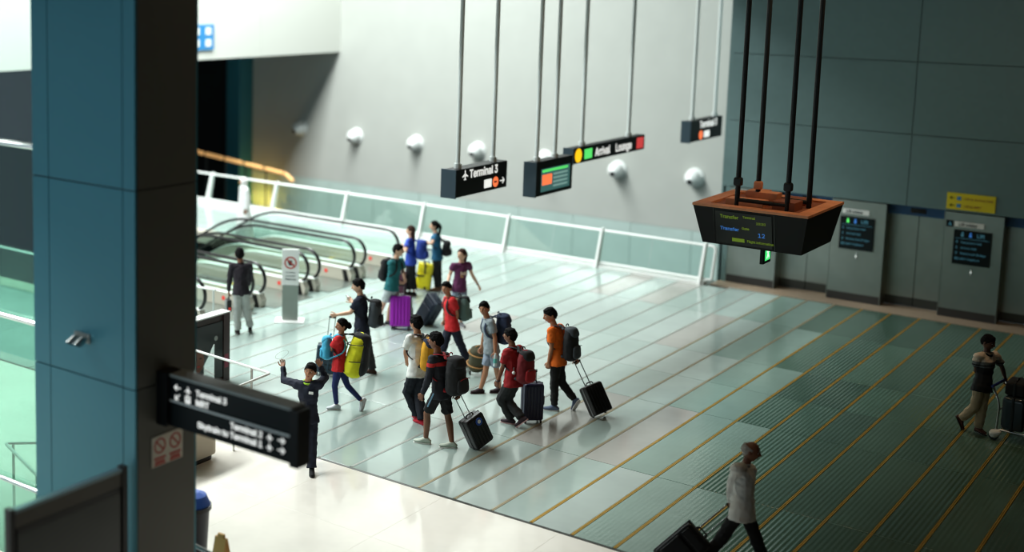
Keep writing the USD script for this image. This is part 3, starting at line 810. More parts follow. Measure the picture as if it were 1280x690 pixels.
H3 = Thing("hanging_sign", "long thin black hanging sign strip starting with a yellow disc", "sign", (-12.4, 26.25, 3.4))
H3.part("box", as_tri(rbox([-12.4, 26.25, 3.565], np.eye(3), [0.19, 3.56, 0.34], 0.01)), M["sign_black"])
H3.part("end_plate", bx(-12.52, -12.28, 24.44, 24.47, 3.39, 3.74), M["sign_side"], smooth=False)
rods(H3, [(-12.4, 25.05), (-12.4, 27.35)], 3.735, M["rod"])
xf = -12.303
H3.part("disc", shape2d(sg.Point(0, 0).buffer(0.15, 16), 0.004, [xf, 24.72, 3.565], EY, EZ), M["yellow_lit"], smooth=False)
H3.part("pictogram", bx(xf, xf + 0.004, 25.0, 25.35, 3.46, 3.67), M["green_lit"], smooth=False)
r_text(H3, "Arrival", 0.17, xf, 25.5, 3.48, W, 0.8)
r_text(H3, "Lounge", 0.17, xf, 26.5, 3.48, W, 0.9)
H3.part("end_block", bx(xf, xf + 0.004, 27.6, 27.95, 3.44, 3.69), M["red_lit"], smooth=False)

H4 = Thing("hanging_sign", "small black hanging sign farthest back, against the pale wall near the lift block", "sign", (-12.2, 31.1, 3.36))
H4.part("box", as_tri(rbox([-12.2, 31.2, 3.62], np.eye(3), [0.2, 2.06, 0.52], 0.01)), M["sign_black"])
H4.part("end_plate", bx(-12.32, -12.08, 30.14, 30.17, 3.35, 3.89), M["sign_side"], smooth=False)
rods(H4, [(-12.2, 30.5), (-12.2, 31.95)], 3.88, M["rod"])
xf = -12.098
r_text(H4, "Terminal 3", 0.16, xf, 30.75, 3.68, W, 1.3)
H4.part("pictogram", shape2d(sg.Point(0, 0).buffer(0.11), 0.004, [xf, 30.85, 3.5], EY, EZ), M["orange_lit"], smooth=False)
H4.part("pictogram", bx(xf, xf + 0.004, 31.05, 31.4, 3.42, 3.58), W, smooth=False)

# ------------------------------------------------------------------ big hanging display
D = Thing("hanging_display", "big black hanging display box with tapering sides, copper top and four rods", "display", (-7.07, 21.13, 3.0))
bot = np.array([[-7.86, 20.38], [-6.28, 20.38], [-6.28, 21.87], [-7.86, 21.87]])
topc = np.array([[-7.99, 20.22], [-6.17, 20.22], [-6.17, 22.03], [-7.99, 22.03]])
D.part("case", as_tri(m3.Manifold.hull_points(np.vstack([np.c_[bot, np.full(4, 3.0)], np.c_[topc, np.full(4, 3.62)]]))), M["sign_black"], smooth=False)
for a, b, c, d in ((-8.0, -6.16, 20.21, 20.42), (-8.0, -6.16, 21.83, 22.04), (-8.0, -7.79, 20.43, 21.82), (-6.37, -6.16, 20.43, 21.82)):
    D.part("top_board", bx(a, b, c, d, 3.62, 3.66), M["lantern_top"], smooth=False)
D.part("top_tray", bx(-7.78, -6.38, 20.43, 21.82, 3.605, 3.63), M["rust"], smooth=False)
for k, (a, b, c, d, h) in enumerate([(-7.6, -7.0, 20.6, 20.9, .1), (-6.85, -6.5, 20.6, 21.0, .14), (-7.5, -7.2, 21.2, 21.6, .16), (-6.95, -6.55, 21.3, 21.65, .09), (-7.2, -6.9, 20.95, 21.2, .2)]):
    D.part("ballast_box", bx(a, b, c, d, 3.63, 3.63 + h), M["rust"] if k % 2 else M["lantern_top"], smooth=False)
for x, y, k in ((-7.42, 20.62, 0), (-7.31, 21.25, 1), (-6.62, 20.62, 2), (-6.45, 21.15, 3)):
    D.part("rod", as_tri(bar([x, y, 3.63], [x, y, 8.4], 0.04)), M["rod_dark"])
    if k < 3:
        D.part("rod_clamp", as_tri(rbox([x, y, 4.02 if k != 1 else 3.9], np.eye(3), [0.13, 0.13, 0.14], 0.03)), M["lantern_top"] if k == 1 else M["rod_dark"])
for a, b in (((-7.42, 20.62), (-6.62, 20.62)), ((-7.31, 21.25), (-6.45, 21.15))):
    D.part("cross_bar", as_tri(bar([*a, 3.72], [*b, 3.72], 0.035)), M["rod_dark"])
# screen on the face towards the camera: sloping plane
fz = unit(np.array([0, 20.22 - 20.38, 0.62]))
fn = np.cross(EX, fz)


def on_face(x, z):
    t_ = (z - 3.0) / 0.62
    return np.array([x, 20.38 - 0.16 * t_, z]) + fn * 0.002


def face_rect(x0, x1, z0, z1, d=0.006):
    return as_tri(m3.Manifold.hull_points(np.array([on_face(x, z) + fn * e for x in (x0, x1) for z in (z0, z1) for e in (0, d)])))


D.part("screen", face_rect(-7.62, -6.72, 3.04, 3.58, 0.01), M["black_gloss"], smooth=False)
for s, h, x, z, m_, mw in (("Transfer", .055, -7.55, 3.47, M["lime_text"], .36), ("Terminal", .04, -7.18, 3.50, M["lime_text"], .2), ("10:30", .04, -6.97, 3.42, M["lime_text"], .2), ("Transfer", .055, -7.55, 3.27, M["blue_text"], .36), ("Gate", .04, -7.2, 3.31, M["lime_text"], .2), ("12", .07, -6.95, 3.21, M["blue_text"], .2), ("Flight information", .04, -7.12, 3.10, M["lime_text"], .42)):
    D.part("screen_text", text(s, h, on_face(x, z) + fn * 0.011, EX, fz, 0.003, True, "l", mw), m_, smooth=False)
D.part("screen_bar", face_rect(-7.36, -7.16, 3.09, 3.15, 0.013), M["lime_text"], smooth=False)
D.part("face_joint", face_rect(-7.66, -7.645, 3.01, 3.61, 0.004), M["black_gloss"], smooth=False)
D.part("face_joint", face_rect(-6.69, -6.675, 3.01, 3.61, 0.004), M["black_gloss"], smooth=False)
X = Thing("exit_sign", "small green lit sign hanging below the big black display", "sign", (-7.0, 20.9, 2.66))
X.part("box", as_tri(rbox([-7.02, 20.95, 2.83], np.eye(3), [0.06, 0.36, 0.3], 0.01)), M["sign_black"])
X.part("lit_panel", bx(-6.99, -6.986, 20.85, 21.08, 2.73, 2.95), M["exit_green"], smooth=False)
X.part("running_figure", shape2d(sg.Polygon([(-.04, -.08), (0, -.02), (.04, -.07), (.06, -.05), (.02, .01), (.02, .04), (.06, .03), (.06, .05), (-.0, .07), (-.05, .05), (-.05, .03), (-.02, .03), (-.03, -.02), (-.06, -.06)]), 0.003, [-6.986, 20.97, 2.83], EY, EZ), M["white_lit"], smooth=False)
X.part("hanger", as_tri(bar([-7.02, 20.95, 2.97], [-7.02, 20.95, 3.02], 0.02)), M["rod_dark"])

# ------------------------------------------------------------------ signs on the lift wall
rows = (("3", "Departure Hall"), ("1", "Arrival Hall"), ("2", "Restaurant Bridge"), ("B2", "MRT Platform"))
for sx, px_, wh, num in ((-8.6, -8.57, "left", None), (-6.225, -6.23, "right", "4")):
    t = Thing("lift_directory", "dark directory board listing floors on the %s steel lift portal" % wh, "sign", (sx + 0.37, 30.6, 1.22))
    t.part("board", bx(sx, sx + 0.74, 30.562, 30.588, 1.22, 1.97), M["sign_green"], smooth=False)
    yy = 30.559
    t.part("pictogram", shape2d(sg.Point(0, 0.035).buffer(0.02).union(sg.box(-0.025, -0.045, 0.025, 0.01)), 0.004, [sx + 0.17, yy, 1.88], EX, EZ), M["green_lit"] if wh == "left" else M["text_dim"], smooth=False)
    t.part("pictogram", shape2d(sg.Point(0, 0.035).buffer(0.02).union(sg.box(-0.025, -0.045, 0.025, 0.01)), 0.004, [sx + 0.33, yy, 1.88], EX, EZ), M["blue_text"], smooth=False)
    f_text(t, "Lift", 0.075, sx + 0.45, 1.845, M["text_dim"], yy, bold=True)
    t.part("rule", bx(sx + 0.04, sx + 0.7, yy - 0.001, yy + 0.003, 1.79, 1.797), M["text_dim"], smooth=False)
    for k, (n_, s) in enumerate(rows):
        for ci, ch_ in enumerate(n_):
            f_text(t, ch_, 0.048, sx + 0.05 + 0.042 * ci, 1.69 - 0.122 * k, M["text_dim"], yy, bold=True)
        f_text(t, s, 0.044, sx + 0.15, 1.69 - 0.122 * k, M["text_dim"], yy, maxw=0.54)
    p = Thing("name_plate", "small pale plate above the directory on the %s lift portal" % wh, "plate", (px_ + 0.29, 30.6, 2.04))
    p.part("plate", bx(px_, px_ + 0.58, 30.57, 30.588, 2.04, 2.15), M["white_paint"], smooth=False)
    f_text(p, "Lift lobby", 0.06, px_ + 0.08, 2.065, M["sign_side"], 30.567, maxw=0.42, bold=True)
    cb = Thing("call_button", "small steel call button plate below the %s lift directory" % wh, "button", (sx + 0.39, 30.6, 1.0))
    cb.part("plate", as_tri(rbox([sx + 0.39, 30.581, 1.07], np.eye(3), [0.05, 0.014, 0.14], 0.004)), M["steel_bright"])
    cb.part("button", as_tri(hull(ring([sx + 0.39, 30.574, 1.07], EY, 0.015), ring([sx + 0.39, 30.57, 1.07], EY, 0.012))), M["text_white"])
NB = Thing("number_plate", "tiny dark number plate at the upper left corner of the right lift portal", "sign", (-6.33, 30.6, 2.02))
NB.part("plate", bx(-6.395, -6.26, 30.57, 30.588, 2.02, 2.16), M["sign_black"], smooth=False)
f_text(NB, "4", 0.08, -6.355, 2.05, M["text_dim"], 30.567, bold=True)
YS = Thing("yellow_sign", "bright yellow sign on the cladding above the right lift portal", "sign", (-5.94, 30.55, 2.4))
YS.part("plate", bx(-6.42, -5.47, 30.56, 30.588, 2.41, 2.77), M["yellow_sign"], smooth=False)
yy = 30.557
for z in (2.66, 2.50):
    f_shape(YS, arrow2d(math.pi, 0.09), -6.31, z, M["sign_black"], yy, "arrow")
    f_shape(YS, sg.box(-0.04, -0.04, 0.04, 0.04), -6.18, z, M["blue_sign"], yy)
    f_text(YS, "Lift to Arrival Hall" if z > 2.6 else "Lift to MRT", 0.05, -6.08, z - 0.025, M["rust"], yy, maxw=0.56)

# ------------------------------------------------------------------ people: joints in world metres, solved to the poses of the photograph
JN = ["head", "neck", "shL", "shR", "elL", "elR", "wrL", "wrR", "hipL", "hipR", "knL", "knR", "anL", "anR", "toeL", "toeR"]
PEOPLE = {
    "a": {"h": 1.703, "fw": [-0.733, 0.68, 0.0], "P": [[-16.898,19.176,1.658],[-16.866,19.171,1.483],[-16.97,19.029,1.42],[-16.743,19.303,1.415],[-17.043,19.041,1.131],[-16.825,19.433,1.158],[-17.081,19.063,0.878],[-16.939,19.494,0.937],[-16.877,19.065,0.894],[-16.741,19.193,0.909],[-16.89,19.105,0.484],[-16.779,19.268,0.511],[-16.887,19.134,0.085],[-16.764,19.373,0.134],[-17.024,19.233,0.025],[-16.864,19.474,0.027]]},
    "b": {"h": 1.59, "fw": [0.517, -0.856, -0.0], "P": [[-11.321,14.44,1.474],[-11.359,14.442,1.312],[-11.203,14.507,1.285],[-11.506,14.371,1.248],[-11.291,14.773,1.298],[-11.784,14.399,1.239],[-11.31,14.656,1.505],[-11.912,14.531,1.39],[-11.264,14.466,0.796],[-11.405,14.362,0.776],[-11.202,14.356,0.448],[-11.476,14.455,0.414],[-11.131,14.269,0.081],[-11.574,14.577,0.077],[-11.027,14.153,0.026],[-11.493,14.444,0.028]]},
    "c": {"h": 1.532, "fw": [-0.653, -0.758, -0.0], "P": [[-12.509,16.789,1.47],[-12.52,16.784,1.309],[-12.457,16.627,1.275],[-12.599,16.916,1.232],[-12.618,16.644,1.062],[-12.766,16.932,1.021],[-12.788,16.728,0.935],[-12.947,16.981,0.888],[-12.47,16.653,0.792],[-12.529,16.81,0.773],[-12.548,16.674,0.436],[-12.421,16.855,0.428],[-12.568,16.758,0.087],[-12.221,16.997,0.171],[-12.671,16.658,0.026],[-12.222,16.977,0.023]]},
    "d": {"h": 1.727, "fw": [-0.911, -0.411, 0.0], "P": [[-13.51,18.608,1.654],[-13.474,18.631,1.479],[-13.396,18.459,1.431],[-13.539,18.793,1.393],[-13.553,18.454,1.173],[-13.683,18.864,1.135],[-13.752,18.286,1.123],[-13.907,18.964,1.219],[-13.397,18.504,0.887],[-13.412,18.694,0.873],[-13.454,18.503,0.481],[-13.351,18.738,0.469],[-13.464,18.519,0.08],[-13.287,18.802,0.082],[-13.622,18.452,0.025],[-13.449,18.764,0.026]]},
    "e": {"h": 1.69, "fw": [0.996, 0.074, 0.0], "P": [[-14.806,21.773,1.633],[-14.836,21.75,1.455],[-14.83,21.925,1.377],[-14.841,21.569,1.382],[-14.887,22.087,1.134],[-14.889,21.691,1.119],[-14.74,21.939,0.99],[-14.805,21.849,0.94],[-14.883,21.776,0.863],[-14.893,21.589,0.873],[-14.931,21.762,0.465],[-15.028,21.608,0.494],[-15.012,21.755,0.081],[-15.181,21.628,0.131],[-14.845,21.766,0.026],[-15.038,21.633,0.03]]},
    "f": {"h": 1.557, "fw": [-0.911, -0.411, 0.0], "P": [[-16.142,24.216,1.509],[-16.131,24.209,1.343],[-16.091,24.045,1.292],[-16.179,24.362,1.271],[-16.012,23.854,1.113],[-16.292,24.387,1.022],[-16.194,23.99,1.167],[-16.499,24.493,1.044],[-16.072,24.103,0.808],[-16.115,24.269,0.8],[-16.108,24.138,0.44],[-16.077,24.25,0.433],[-16.118,24.209,0.085],[-16.024,24.239,0.079],[-16.261,24.183,0.026],[-16.162,24.19,0.024]]},
    "g": {"h": 1.582, "fw": [-0.855, -0.519, 0.0], "P": [[-15.999,24.98,1.534],[-15.965,24.99,1.367],[-15.884,24.838,1.319],[-16.021,25.142,1.291],[-15.802,24.598,1.205],[-16.153,25.25,1.071],[-15.989,24.736,1.158],[-16.356,25.356,1.008],[-15.877,24.909,0.83],[-15.926,25.076,0.821],[-15.888,24.921,0.451],[-15.902,25.075,0.444],[-15.863,24.964,0.084],[-15.875,25.103,0.081],[-15.991,24.888,0.024],[-16.007,25.029,0.025]]},
    "h": {"h": 1.619, "fw": [0.858, -0.512, 0.0], "P": [[-13.857,22.726,1.53],[-13.87,22.736,1.359],[-13.789,22.885,1.302],[-13.954,22.584,1.31],[-13.782,23.036,1.061],[-14.094,22.663,1.074],[-13.67,23.097,0.854],[-14.028,22.48,0.929],[-13.844,22.799,0.817],[-13.943,22.649,0.82],[-13.753,22.708,0.451],[-13.96,22.681,0.434],[-13.833,22.737,0.081],[-14.069,22.773,0.082],[-13.697,22.652,0.025],[-13.932,22.691,0.025]]},
    "i": {"h": 1.618, "fw": [-0.512, -0.86, -0.0], "P": [[-12.557,20.086,1.502],[-12.518,20.117,1.338],[-12.365,20.022,1.308],[-12.629,20.234,1.256],[-12.34,20.133,1.049],[-12.726,20.331,1.007],[-12.353,20.135,0.807],[-12.78,20.404,0.782],[-12.362,20.096,0.789],[-12.519,20.179,0.795],[-12.304,20.24,0.433],[-12.555,20.068,0.437],[-12.218,20.384,0.087],[-12.6,19.986,0.078],[-12.245,20.236,0.024],[-12.683,19.849,0.026]]},
    "j": {"h": 1.763, "fw": [-0.981, 0.187, 0.0], "P": [[-11.312,17.201,1.646],[-11.284,17.214,1.467],[-11.303,17.021,1.428],[-11.251,17.384,1.368],[-11.433,17.098,1.16],[-11.29,17.506,1.085],[-11.492,17.232,0.939],[-11.397,17.579,0.855],[-11.254,17.041,0.857],[-11.192,17.227,0.851],[-11.395,17.143,0.472],[-11.222,17.215,0.435],[-11.235,17.198,0.094],[-11.067,17.084,0.082],[-11.365,17.291,0.021],[-11.234,17.125,0.023]]},
    "k": {"h": 1.756, "fw": [-0.964, -0.263, 0.0], "P": [[-10.456,16.462,1.674],[-10.415,16.469,1.491],[-10.391,16.279,1.424],[-10.392,16.646,1.394],[-10.409,16.215,1.123],[-10.234,16.672,1.12],[-10.497,16.193,0.875],[-10.146,16.632,0.87],[-10.33,16.346,0.874],[-10.296,16.539,0.877],[-10.525,16.382,0.506],[-10.264,16.573,0.475],[-10.55,16.412,0.091],[-10.146,16.526,0.088],[-10.712,16.358,0.024],[-10.285,16.46,0.018]]},
    "l": {"h": 1.633, "fw": [-0.556, -0.832, -0.0], "P": [[-11.198,19.164,1.529],[-11.15,19.191,1.364],[-11.002,19.088,1.331],[-11.257,19.316,1.285],[-10.951,19.139,1.053],[-11.293,19.354,1.002],[-10.907,19.093,0.816],[-11.333,19.354,0.761],[-11.004,19.205,0.83],[-11.151,19.305,0.817],[-10.976,19.282,0.444],[-11.135,19.192,0.444],[-10.967,19.405,0.082],[-11.205,19.151,0.077],[-11.067,19.279,0.027],[-11.305,19.019,0.026]]},
    "m": {"h": 1.63, "fw": [-0.986, -0.16, 0.0], "P": [[-10.058,18.067,1.491],[-10.01,18.075,1.323],[-10.019,17.903,1.246],[-9.977,18.244,1.251],[-10.1,17.939,0.976],[-9.932,18.363,0.994],[-10.161,17.908,0.741],[-9.888,18.382,0.754],[-9.967,17.939,0.756],[-9.933,18.12,0.742],[-10.143,17.999,0.419],[-10.078,18.088,0.385],[-10.002,18.106,0.088],[-9.773,18.033,0.176],[-10.154,18.09,0.023],[-9.853,18.017,0.028]]},
    "n": {"h": 1.694, "fw": [-0.911, -0.411, 0.0], "P": [[-9.935,19.179,1.633],[-9.861,19.207,1.47],[-9.817,19.028,1.417],[-9.84,19.383,1.391],[-9.799,19.021,1.121],[-9.683,19.438,1.138],[-9.831,18.997,0.871],[-9.559,19.428,0.913],[-9.749,19.084,0.886],[-9.764,19.268,0.882],[-9.773,19.126,0.484],[-9.716,19.267,0.488],[-9.774,19.167,0.087],[-9.526,19.404,0.189],[-9.924,19.1,0.025],[-9.556,19.414,0.025]]},
    "o": {"h": 1.625, "fw": [0.911, 0.411, 0.0], "P": [[-5.164,15.368,1.528],[-5.217,15.338,1.367],[-5.203,15.483,1.25],[-5.253,15.157,1.343],[-5.233,15.586,0.985],[-5.33,15.209,1.076],[-5.242,15.652,0.751],[-5.347,15.278,0.842],[-5.167,15.324,0.777],[-5.203,15.151,0.809],[-5.072,15.436,0.428],[-5.36,15.124,0.462],[-4.968,15.538,0.081],[-5.535,15.085,0.134],[-4.826,15.613,0.026],[-5.419,15.147,0.03]]},
    "p": {"h": 1.598, "fw": [0.987, -0.153, 0.0], "P": [[-4.001,22.753,1.548],[-4.009,22.756,1.38],[-3.912,22.894,1.316],[-4.102,22.61,1.331],[-3.823,23.047,1.095],[-4.125,22.668,1.059],[-3.783,23.166,0.893],[-3.979,22.711,0.874],[-3.98,22.759,0.805],[-4.051,22.597,0.832],[-4.013,22.786,0.434],[-4.093,22.698,0.478],[-4.054,22.867,0.08],[-4.291,22.804,0.19],[-3.943,22.776,0.027],[-4.274,22.81,0.029]]},
    "q": {"h": 1.659, "fw": [-0.512, -0.86, -0.0], "P": [[-23.321,26.588,1.575],[-23.308,26.61,1.403],[-23.156,26.519,1.36],[-23.461,26.7,1.36],[-23.111,26.528,1.072],[-23.474,26.744,1.072],[-23.12,26.489,0.826],[-23.503,26.718,0.826],[-23.22,26.58,0.863],[-23.377,26.673,0.863],[-23.26,26.545,0.468],[-23.388,26.621,0.468],[-23.247,26.597,0.082],[-23.349,26.657,0.082],[-23.331,26.455,0.025],[-23.433,26.516,0.025]]},
}
SKIN = {"light": mat("skin_light", rgb=(214, 168, 138), rough=0.5), "mid": mat("skin_mid", rgb=(176, 122, 90), rough=0.5), "brown": mat("skin_brown", rgb=(128, 82, 58), rough=0.5), "dark": mat("skin_dark", rgb=(92, 58, 42), rough=0.5)}
HAIR = {"black": mat("hair_black", rgb=(11, 10, 10), rough=0.8, spec=0.15, bump=0.4, bscale=90), "brown": mat("hair_brown", rgb=(58, 34, 26), rough=0.75, spec=0.2, bump=0.4, bscale=90), "grey": mat("hair_grey", rgb=(150, 146, 140), rough=0.6, bump=0.4, bscale=90)}
EYEW, EYED, LIP = mat("eye_white", rgb=(226, 224, 218), rough=0.3), mat("eye_dark", rgb=(24, 16, 12), rough=0.2), mat("lip", rgb=(150, 84, 76), rough=0.5)


def cloth(name, rgb):
    return mat(name, rgb=rgb, rough=0.85, grain=0.08, gscale=14, bump=0.25, bscale=25)


ICO = trimesh.creation.icosphere(4)


def head_shape():
    v = ICO.vertices.copy()
    x, y, z = v.T
    low = np.clip(-z, 0, 1)
    sx = 0.074 * (1 - 0.30 * low ** 1.5)
    sy = np.where(y > 0, 0.094 * (1 - 0.10 * low), 0.100 * (1 - 0.38 * low ** 1.2))
    sz = np.where(z > 0, 0.112, 0.118)
    p = np.c_[x * sx, y * sy, z * sz]
    fr = np.clip(y, 0, 1)
    g = lambda cx_, cz_, wx, wz: np.exp(-((x - cx_) / wx) ** 2 - ((z - cz_) / wz) ** 2) * (y > 0.2)
    p[:, 1] += 0.024 * g(0, -0.16, 0.13, 0.17) + 0.008 * g(0, 0.02, 0.12, 0.16) - 0.010 * (g(0.38, 0.06, 0.2, 0.12) + g(-0.38, 0.06, 0.2, 0.12)) + 0.005 * (g(0.4, 0.24, 0.3, 0.08) + g(-0.4, 0.24, 0.3, 0.08))
    p[:, 1] += 0.007 * g(0, -0.50, 0.2, 0.09) + 0.008 * g(0, -0.86, 0.25, 0.14) - 0.004 * g(0, -0.60, 0.3, 0.05)
    p[:, 1] += 0.004 * (g(0.5, -0.2, 0.2, 0.2) + g(-0.5, -0.2, 0.2, 0.2))
    return trimesh.Trimesh(p, ICO.faces, process=False)


HEAD = head_shape()


def hand_mesh(wr, d, nrm, th, curl, s):
    """wr wrist, d along the hand, nrm out of the palm, th towards the thumb side"""
    d = unit(d)
    nrm = unit(nrm - d * (nrm @ d))
    th_ = np.cross(nrm, d)
    th_ = th_ * (1 if th_ @ th >= 0 else -1)
    at = lambda a, b, c: wr + s * (d * a + th_ * b + nrm * c)
    ms = [hull(ball(at(-0.01, 0, 0), 0.024 * s), ball(at(0.03, 0.022, 0), 0.016 * s), ball(at(0.03, -0.022, 0), 0.016 * s), ball(at(0.085, 0.03, 0), 0.0115 * s), ball(at(0.08, -0.032, 0), 0.011 * s))]
    for k, (b, ln) in enumerate(((0.031, 0.072), (0.010, 0.080), (-0.012, 0.074), (-0.033, 0.058))):
        p = at(0.078 - 0.004 * abs(k - 1), b, 0)
        a = curl * 0.45
        for seg, rr in ((0.46, 0.0095), (0.30, 0.0088), (0.24, 0.0082)):
            q = p + s * ln * seg * (d * math.cos(a) + nrm * math.sin(a) + th_ * (0.05 * (1.5 - k)))
            ms.append(hull(ball(p, rr * s), ball(q, rr * 0.93 * s)))
            p, a = q, a + curl
    p = at(0.022, 0.028, 0.004)
    for ln, ux, uy, un, rr in ((0.038, 0.62, 0.72, 0.25, 0.0115), (0.030, 0.86, 0.35, 0.25 + 0.3 * curl, 0.0100), (0.022, 0.92, 0.12, 0.2 + 0.5 * curl, 0.0090)):
        q = p + s * ln * unit(d * ux + th_ * uy + nrm * un)
        ms.append(hull(ball(p, rr * s), ball(q, rr * 0.94 * s)))
        p = q
    q = soft(union(ms), 0.007, 3)
    return back_to_manifold(q)


def folds(q, amp, seed):
    """cloth creases: pushes the vertices along their normals by soft noise drawn out across the limb"""
    n = q.vertex_normals
    p = q.vertices
    w = meshkit.fbm(p * np.array([9, 9, 15.0]) + seed * 3.1, 3, seed) - 0.5 + 0.5 * (meshkit.noise(p * np.array([22, 22, 34.0]), seed + 7) - 0.5)
    q.vertices = p + n * (w * amp)[:, None]
    return q


class Person:
    def __init__(self, key, label, skin="mid", hair="black", style="short", top=None, sleeve="short", bottom=None, legs="trousers", shoe=(30, 30, 34), sole=(210, 210, 205), look=None, tilt=0.0, female=False, curl=(0.5, 0.5), loose=1.0, group=None, hem=0.0):
        d = PEOPLE[key]
        self.key, self.h = key, d["h"]
        J = {n: np.array(p, float) for n, p in zip(JN, d["P"])}
        self.J = J
        s = self.s = self.h / 1.70
        ms, pel = (J["shL"] + J["shR"]) / 2, (J["hipL"] + J["hipR"]) / 2
        self.ms, self.pel = ms, pel
        t = unit(ms - pel)
        rt = unit(J["shR"] - J["shL"])
        rt = unit(rt - t * (rt @ t))
        fw = np.cross(t, rt)
        rh = unit(J["hipR"] - J["hipL"])
        rh = unit(rh - EZ * rh[2])
        self.t, self.rt, self.fw = t, rt, fw
        f2 = np.array(d["fw"])
        base = np.array([(J["anL"][0] + J["anR"][0]) / 2, (J["anL"][1] + J["anR"][1]) / 2, 0])
        T = self.T = Thing("person", label, "person", base, group)
        AX = np.array([rt, fw, t])
        wid = 0.90 if female else 1.0
        L = np.linalg.norm(ms - pel)
        waist, chest = pel + t * L * 0.42, pel + t * L * 0.76

        def torso(m):
            P0 = ell(pel, AX, (.150 * s * (1.02 if female else 1) + m, .105 * s + m, .085 * s + m))
            P1 = ell(waist, AX, (.122 * s * wid + m, .092 * s + m, .09 * s + m))
            P2 = ell(chest + fw * (0.012 if female else 0), AX, (.148 * s * wid + m, .108 * s + m, .09 * s + m))
            P3 = ell(ms - t * .02, AX, (.145 * s * wid + m, .075 * s + m, .045 * s + m))
            sh = np.vstack([ball(J["shL"] - t * .012, .052 * s + m), ball(J["shR"] - t * .012, .052 * s + m)])
            return [hull(P0, P1), hull(P1, P2), hull(P2, P3), hull(sh, ell(ms - t * .02, AX, (.1 * s, .07 * s + m, .04 * s + m)))]

        # ---- one continuous body
        ak, lk = (0.82 if sleeve == "long" else 1.0), (1.0 if "short" in legs else 0.78)
        parts = torso(0.0)
        up = unit(J["head"] - J["neck"] + 0.12 * EZ)
        if look is None:
            hf = f2
        else:
            hf = math.cos(math.radians(look)) * unit([R[0], R[1], 0]) + math.sin(math.radians(look)) * unit([F[0], F[1], 0])
        hf = unit(hf - EZ * math.tan(math.radians(tilt)))
        hr = unit(np.cross(hf, up))
        hu = np.cross(hr, hf)
        self.hf, self.hr, self.hu = hf, hr, hu
        hc = J["head"] - up * .010
        hs = s * 1.13
        parts.append(hull(ell(J["neck"] - t * 0.03, AX, (.068 * s, .06 * s, .03)), ball(J["neck"] + (hc - J["neck"]) * 0.45, .053 * s)))
        parts.append(hull(ball(J["neck"] + (hc - J["neck"]) * 0.4, .053 * s), ball(hc - hu * .05 * hs - hf * .015, .05 * s)))
        for n in "LR":
            sh, el, wr, hp, kn, an = (J[a + n] for a in ("sh", "el", "wr", "hip", "kn", "an"))
            parts += [hull(ball(sh, .050 * s * ak), ball(sh + (el - sh) * .5, .046 * s * ak), ball(el, .036 * s * ak)), hull(ball(el, .037 * s * ak), ball(el + (wr - el) * .3, .039 * s * ak), ball(wr, .025 * s))]
            parts += [hull(ball(hp + (pel - hp) * .28, .074 * s * lk), ball(hp + (kn - hp) * .45, .070 * s * lk), ball(kn, .052 * s * lk)), hull(ball(kn, .052 * s * lk), ball(kn + (an - kn) * .3 - f2 * .012, .054 * s * lk), ball(an, .036 * s * lk))]
        body = back_to_manifold(soft(union(parts), 0.035, 6))
        mm = lambda q, o=hc: frame_mesh(q.copy().apply_scale(hs), o, hr, hf, hu)
        head = [back_to_manifold(mm(HEAD))]
        for sx in (-1, 1):
            o = hc + hs * (hr * sx * .074 - hf * .008 - hu * .008)
            head.append(hull(ell(o, np.array([hr, hf, hu]), (.010 * hs, .018 * hs, .031 * hs)), ell(o + hr * sx * .008 * hs - hf * .006, np.array([hr, hf, hu]), (.006 * hs, .016 * hs, .026 * hs))))
        hands = []
        for n, c_ in zip("LR", curl):
            dv = unit(J["wr" + n] - J["el" + n])
            inward = rt * (1 if n == "L" else -1)
            thumb = f2 if abs(dv @ f2) < 0.8 else EZ
            if key == "b":
                inward, thumb = f2, -inward
            hands.append(hand_mesh(J["wr" + n], dv, inward + 1e-3 * t, thumb, c_, s))
        T.part("body", union([body] + head + hands), SKIN[skin], smooth=50)
        # ---- face
        for sx in (-1, 1):
            o = hc + hs * (hr * sx * .029 + hf * .076 + hu * .010)
            ep = T.part("eye", as_tri(hull(ell(o, np.array([hr, hf, hu]), (.014 * hs, .009 * hs, .008 * hs)))), EYEW, smooth=True)
            T.part("iris", as_tri(hull(ell(o + hf * .006 * hs, np.array([hr, hf, hu]), (.007 * hs, .005 * hs, .007 * hs)))), EYED, under=ep, smooth=True)
            o2 = hc + hs * (hr * sx * .031 + hf * .083 + hu * .030)
            T.part("eyebrow", as_tri(hull(ball(o2 - hr * .016 * hs, .004 * hs), ball(o2 + hr * .016 * hs - hf * .004, .004 * hs), ball(o2 + hu * .003, .0045 * hs))), HAIR["black" if hair != "grey" else "grey"], smooth=True)
        T.part("mouth", as_tri(hull(ell(hc + hs * (hf * .087 - hu * .059), np.array([hr, hf, hu]), (.021 * hs, .006 * hs, .006 * hs)))), LIP, smooth=True)
        # ---- hair
        hv = HEAD.vertices.copy() * np.array([1.12, 1.09, 1.10]) + np.array([0, -.004, .005])
        nz = (meshkit.noise(hv * 70 + 5, seed=ord(key)) - 0.5) * 0.020
        hv += hv / np.linalg.norm(hv, axis=1)[:, None] * nz[:, None]
        cap = m3.Manifold(m3.Mesh(hv.astype(np.float32), HEAD.faces.astype(np.uint32)))
        # keep what lies above a plane from the forehead down to the nape
        if style == "bald":
            cap = cap.trim_by_plane((0, -0.75, 0.66), 0.008).trim_by_plane((0, -0.35, -0.94), -0.040)
            hm = [cap]
        elif style in ("long", "pony", "bun"):
            hm = [cap.trim_by_plane((0, -0.80, 0.60), -0.016)]
        else:
            hm = [cap.trim_by_plane((0, -0.62, 0.785), -0.008)]
        put_local = lambda pts: pts
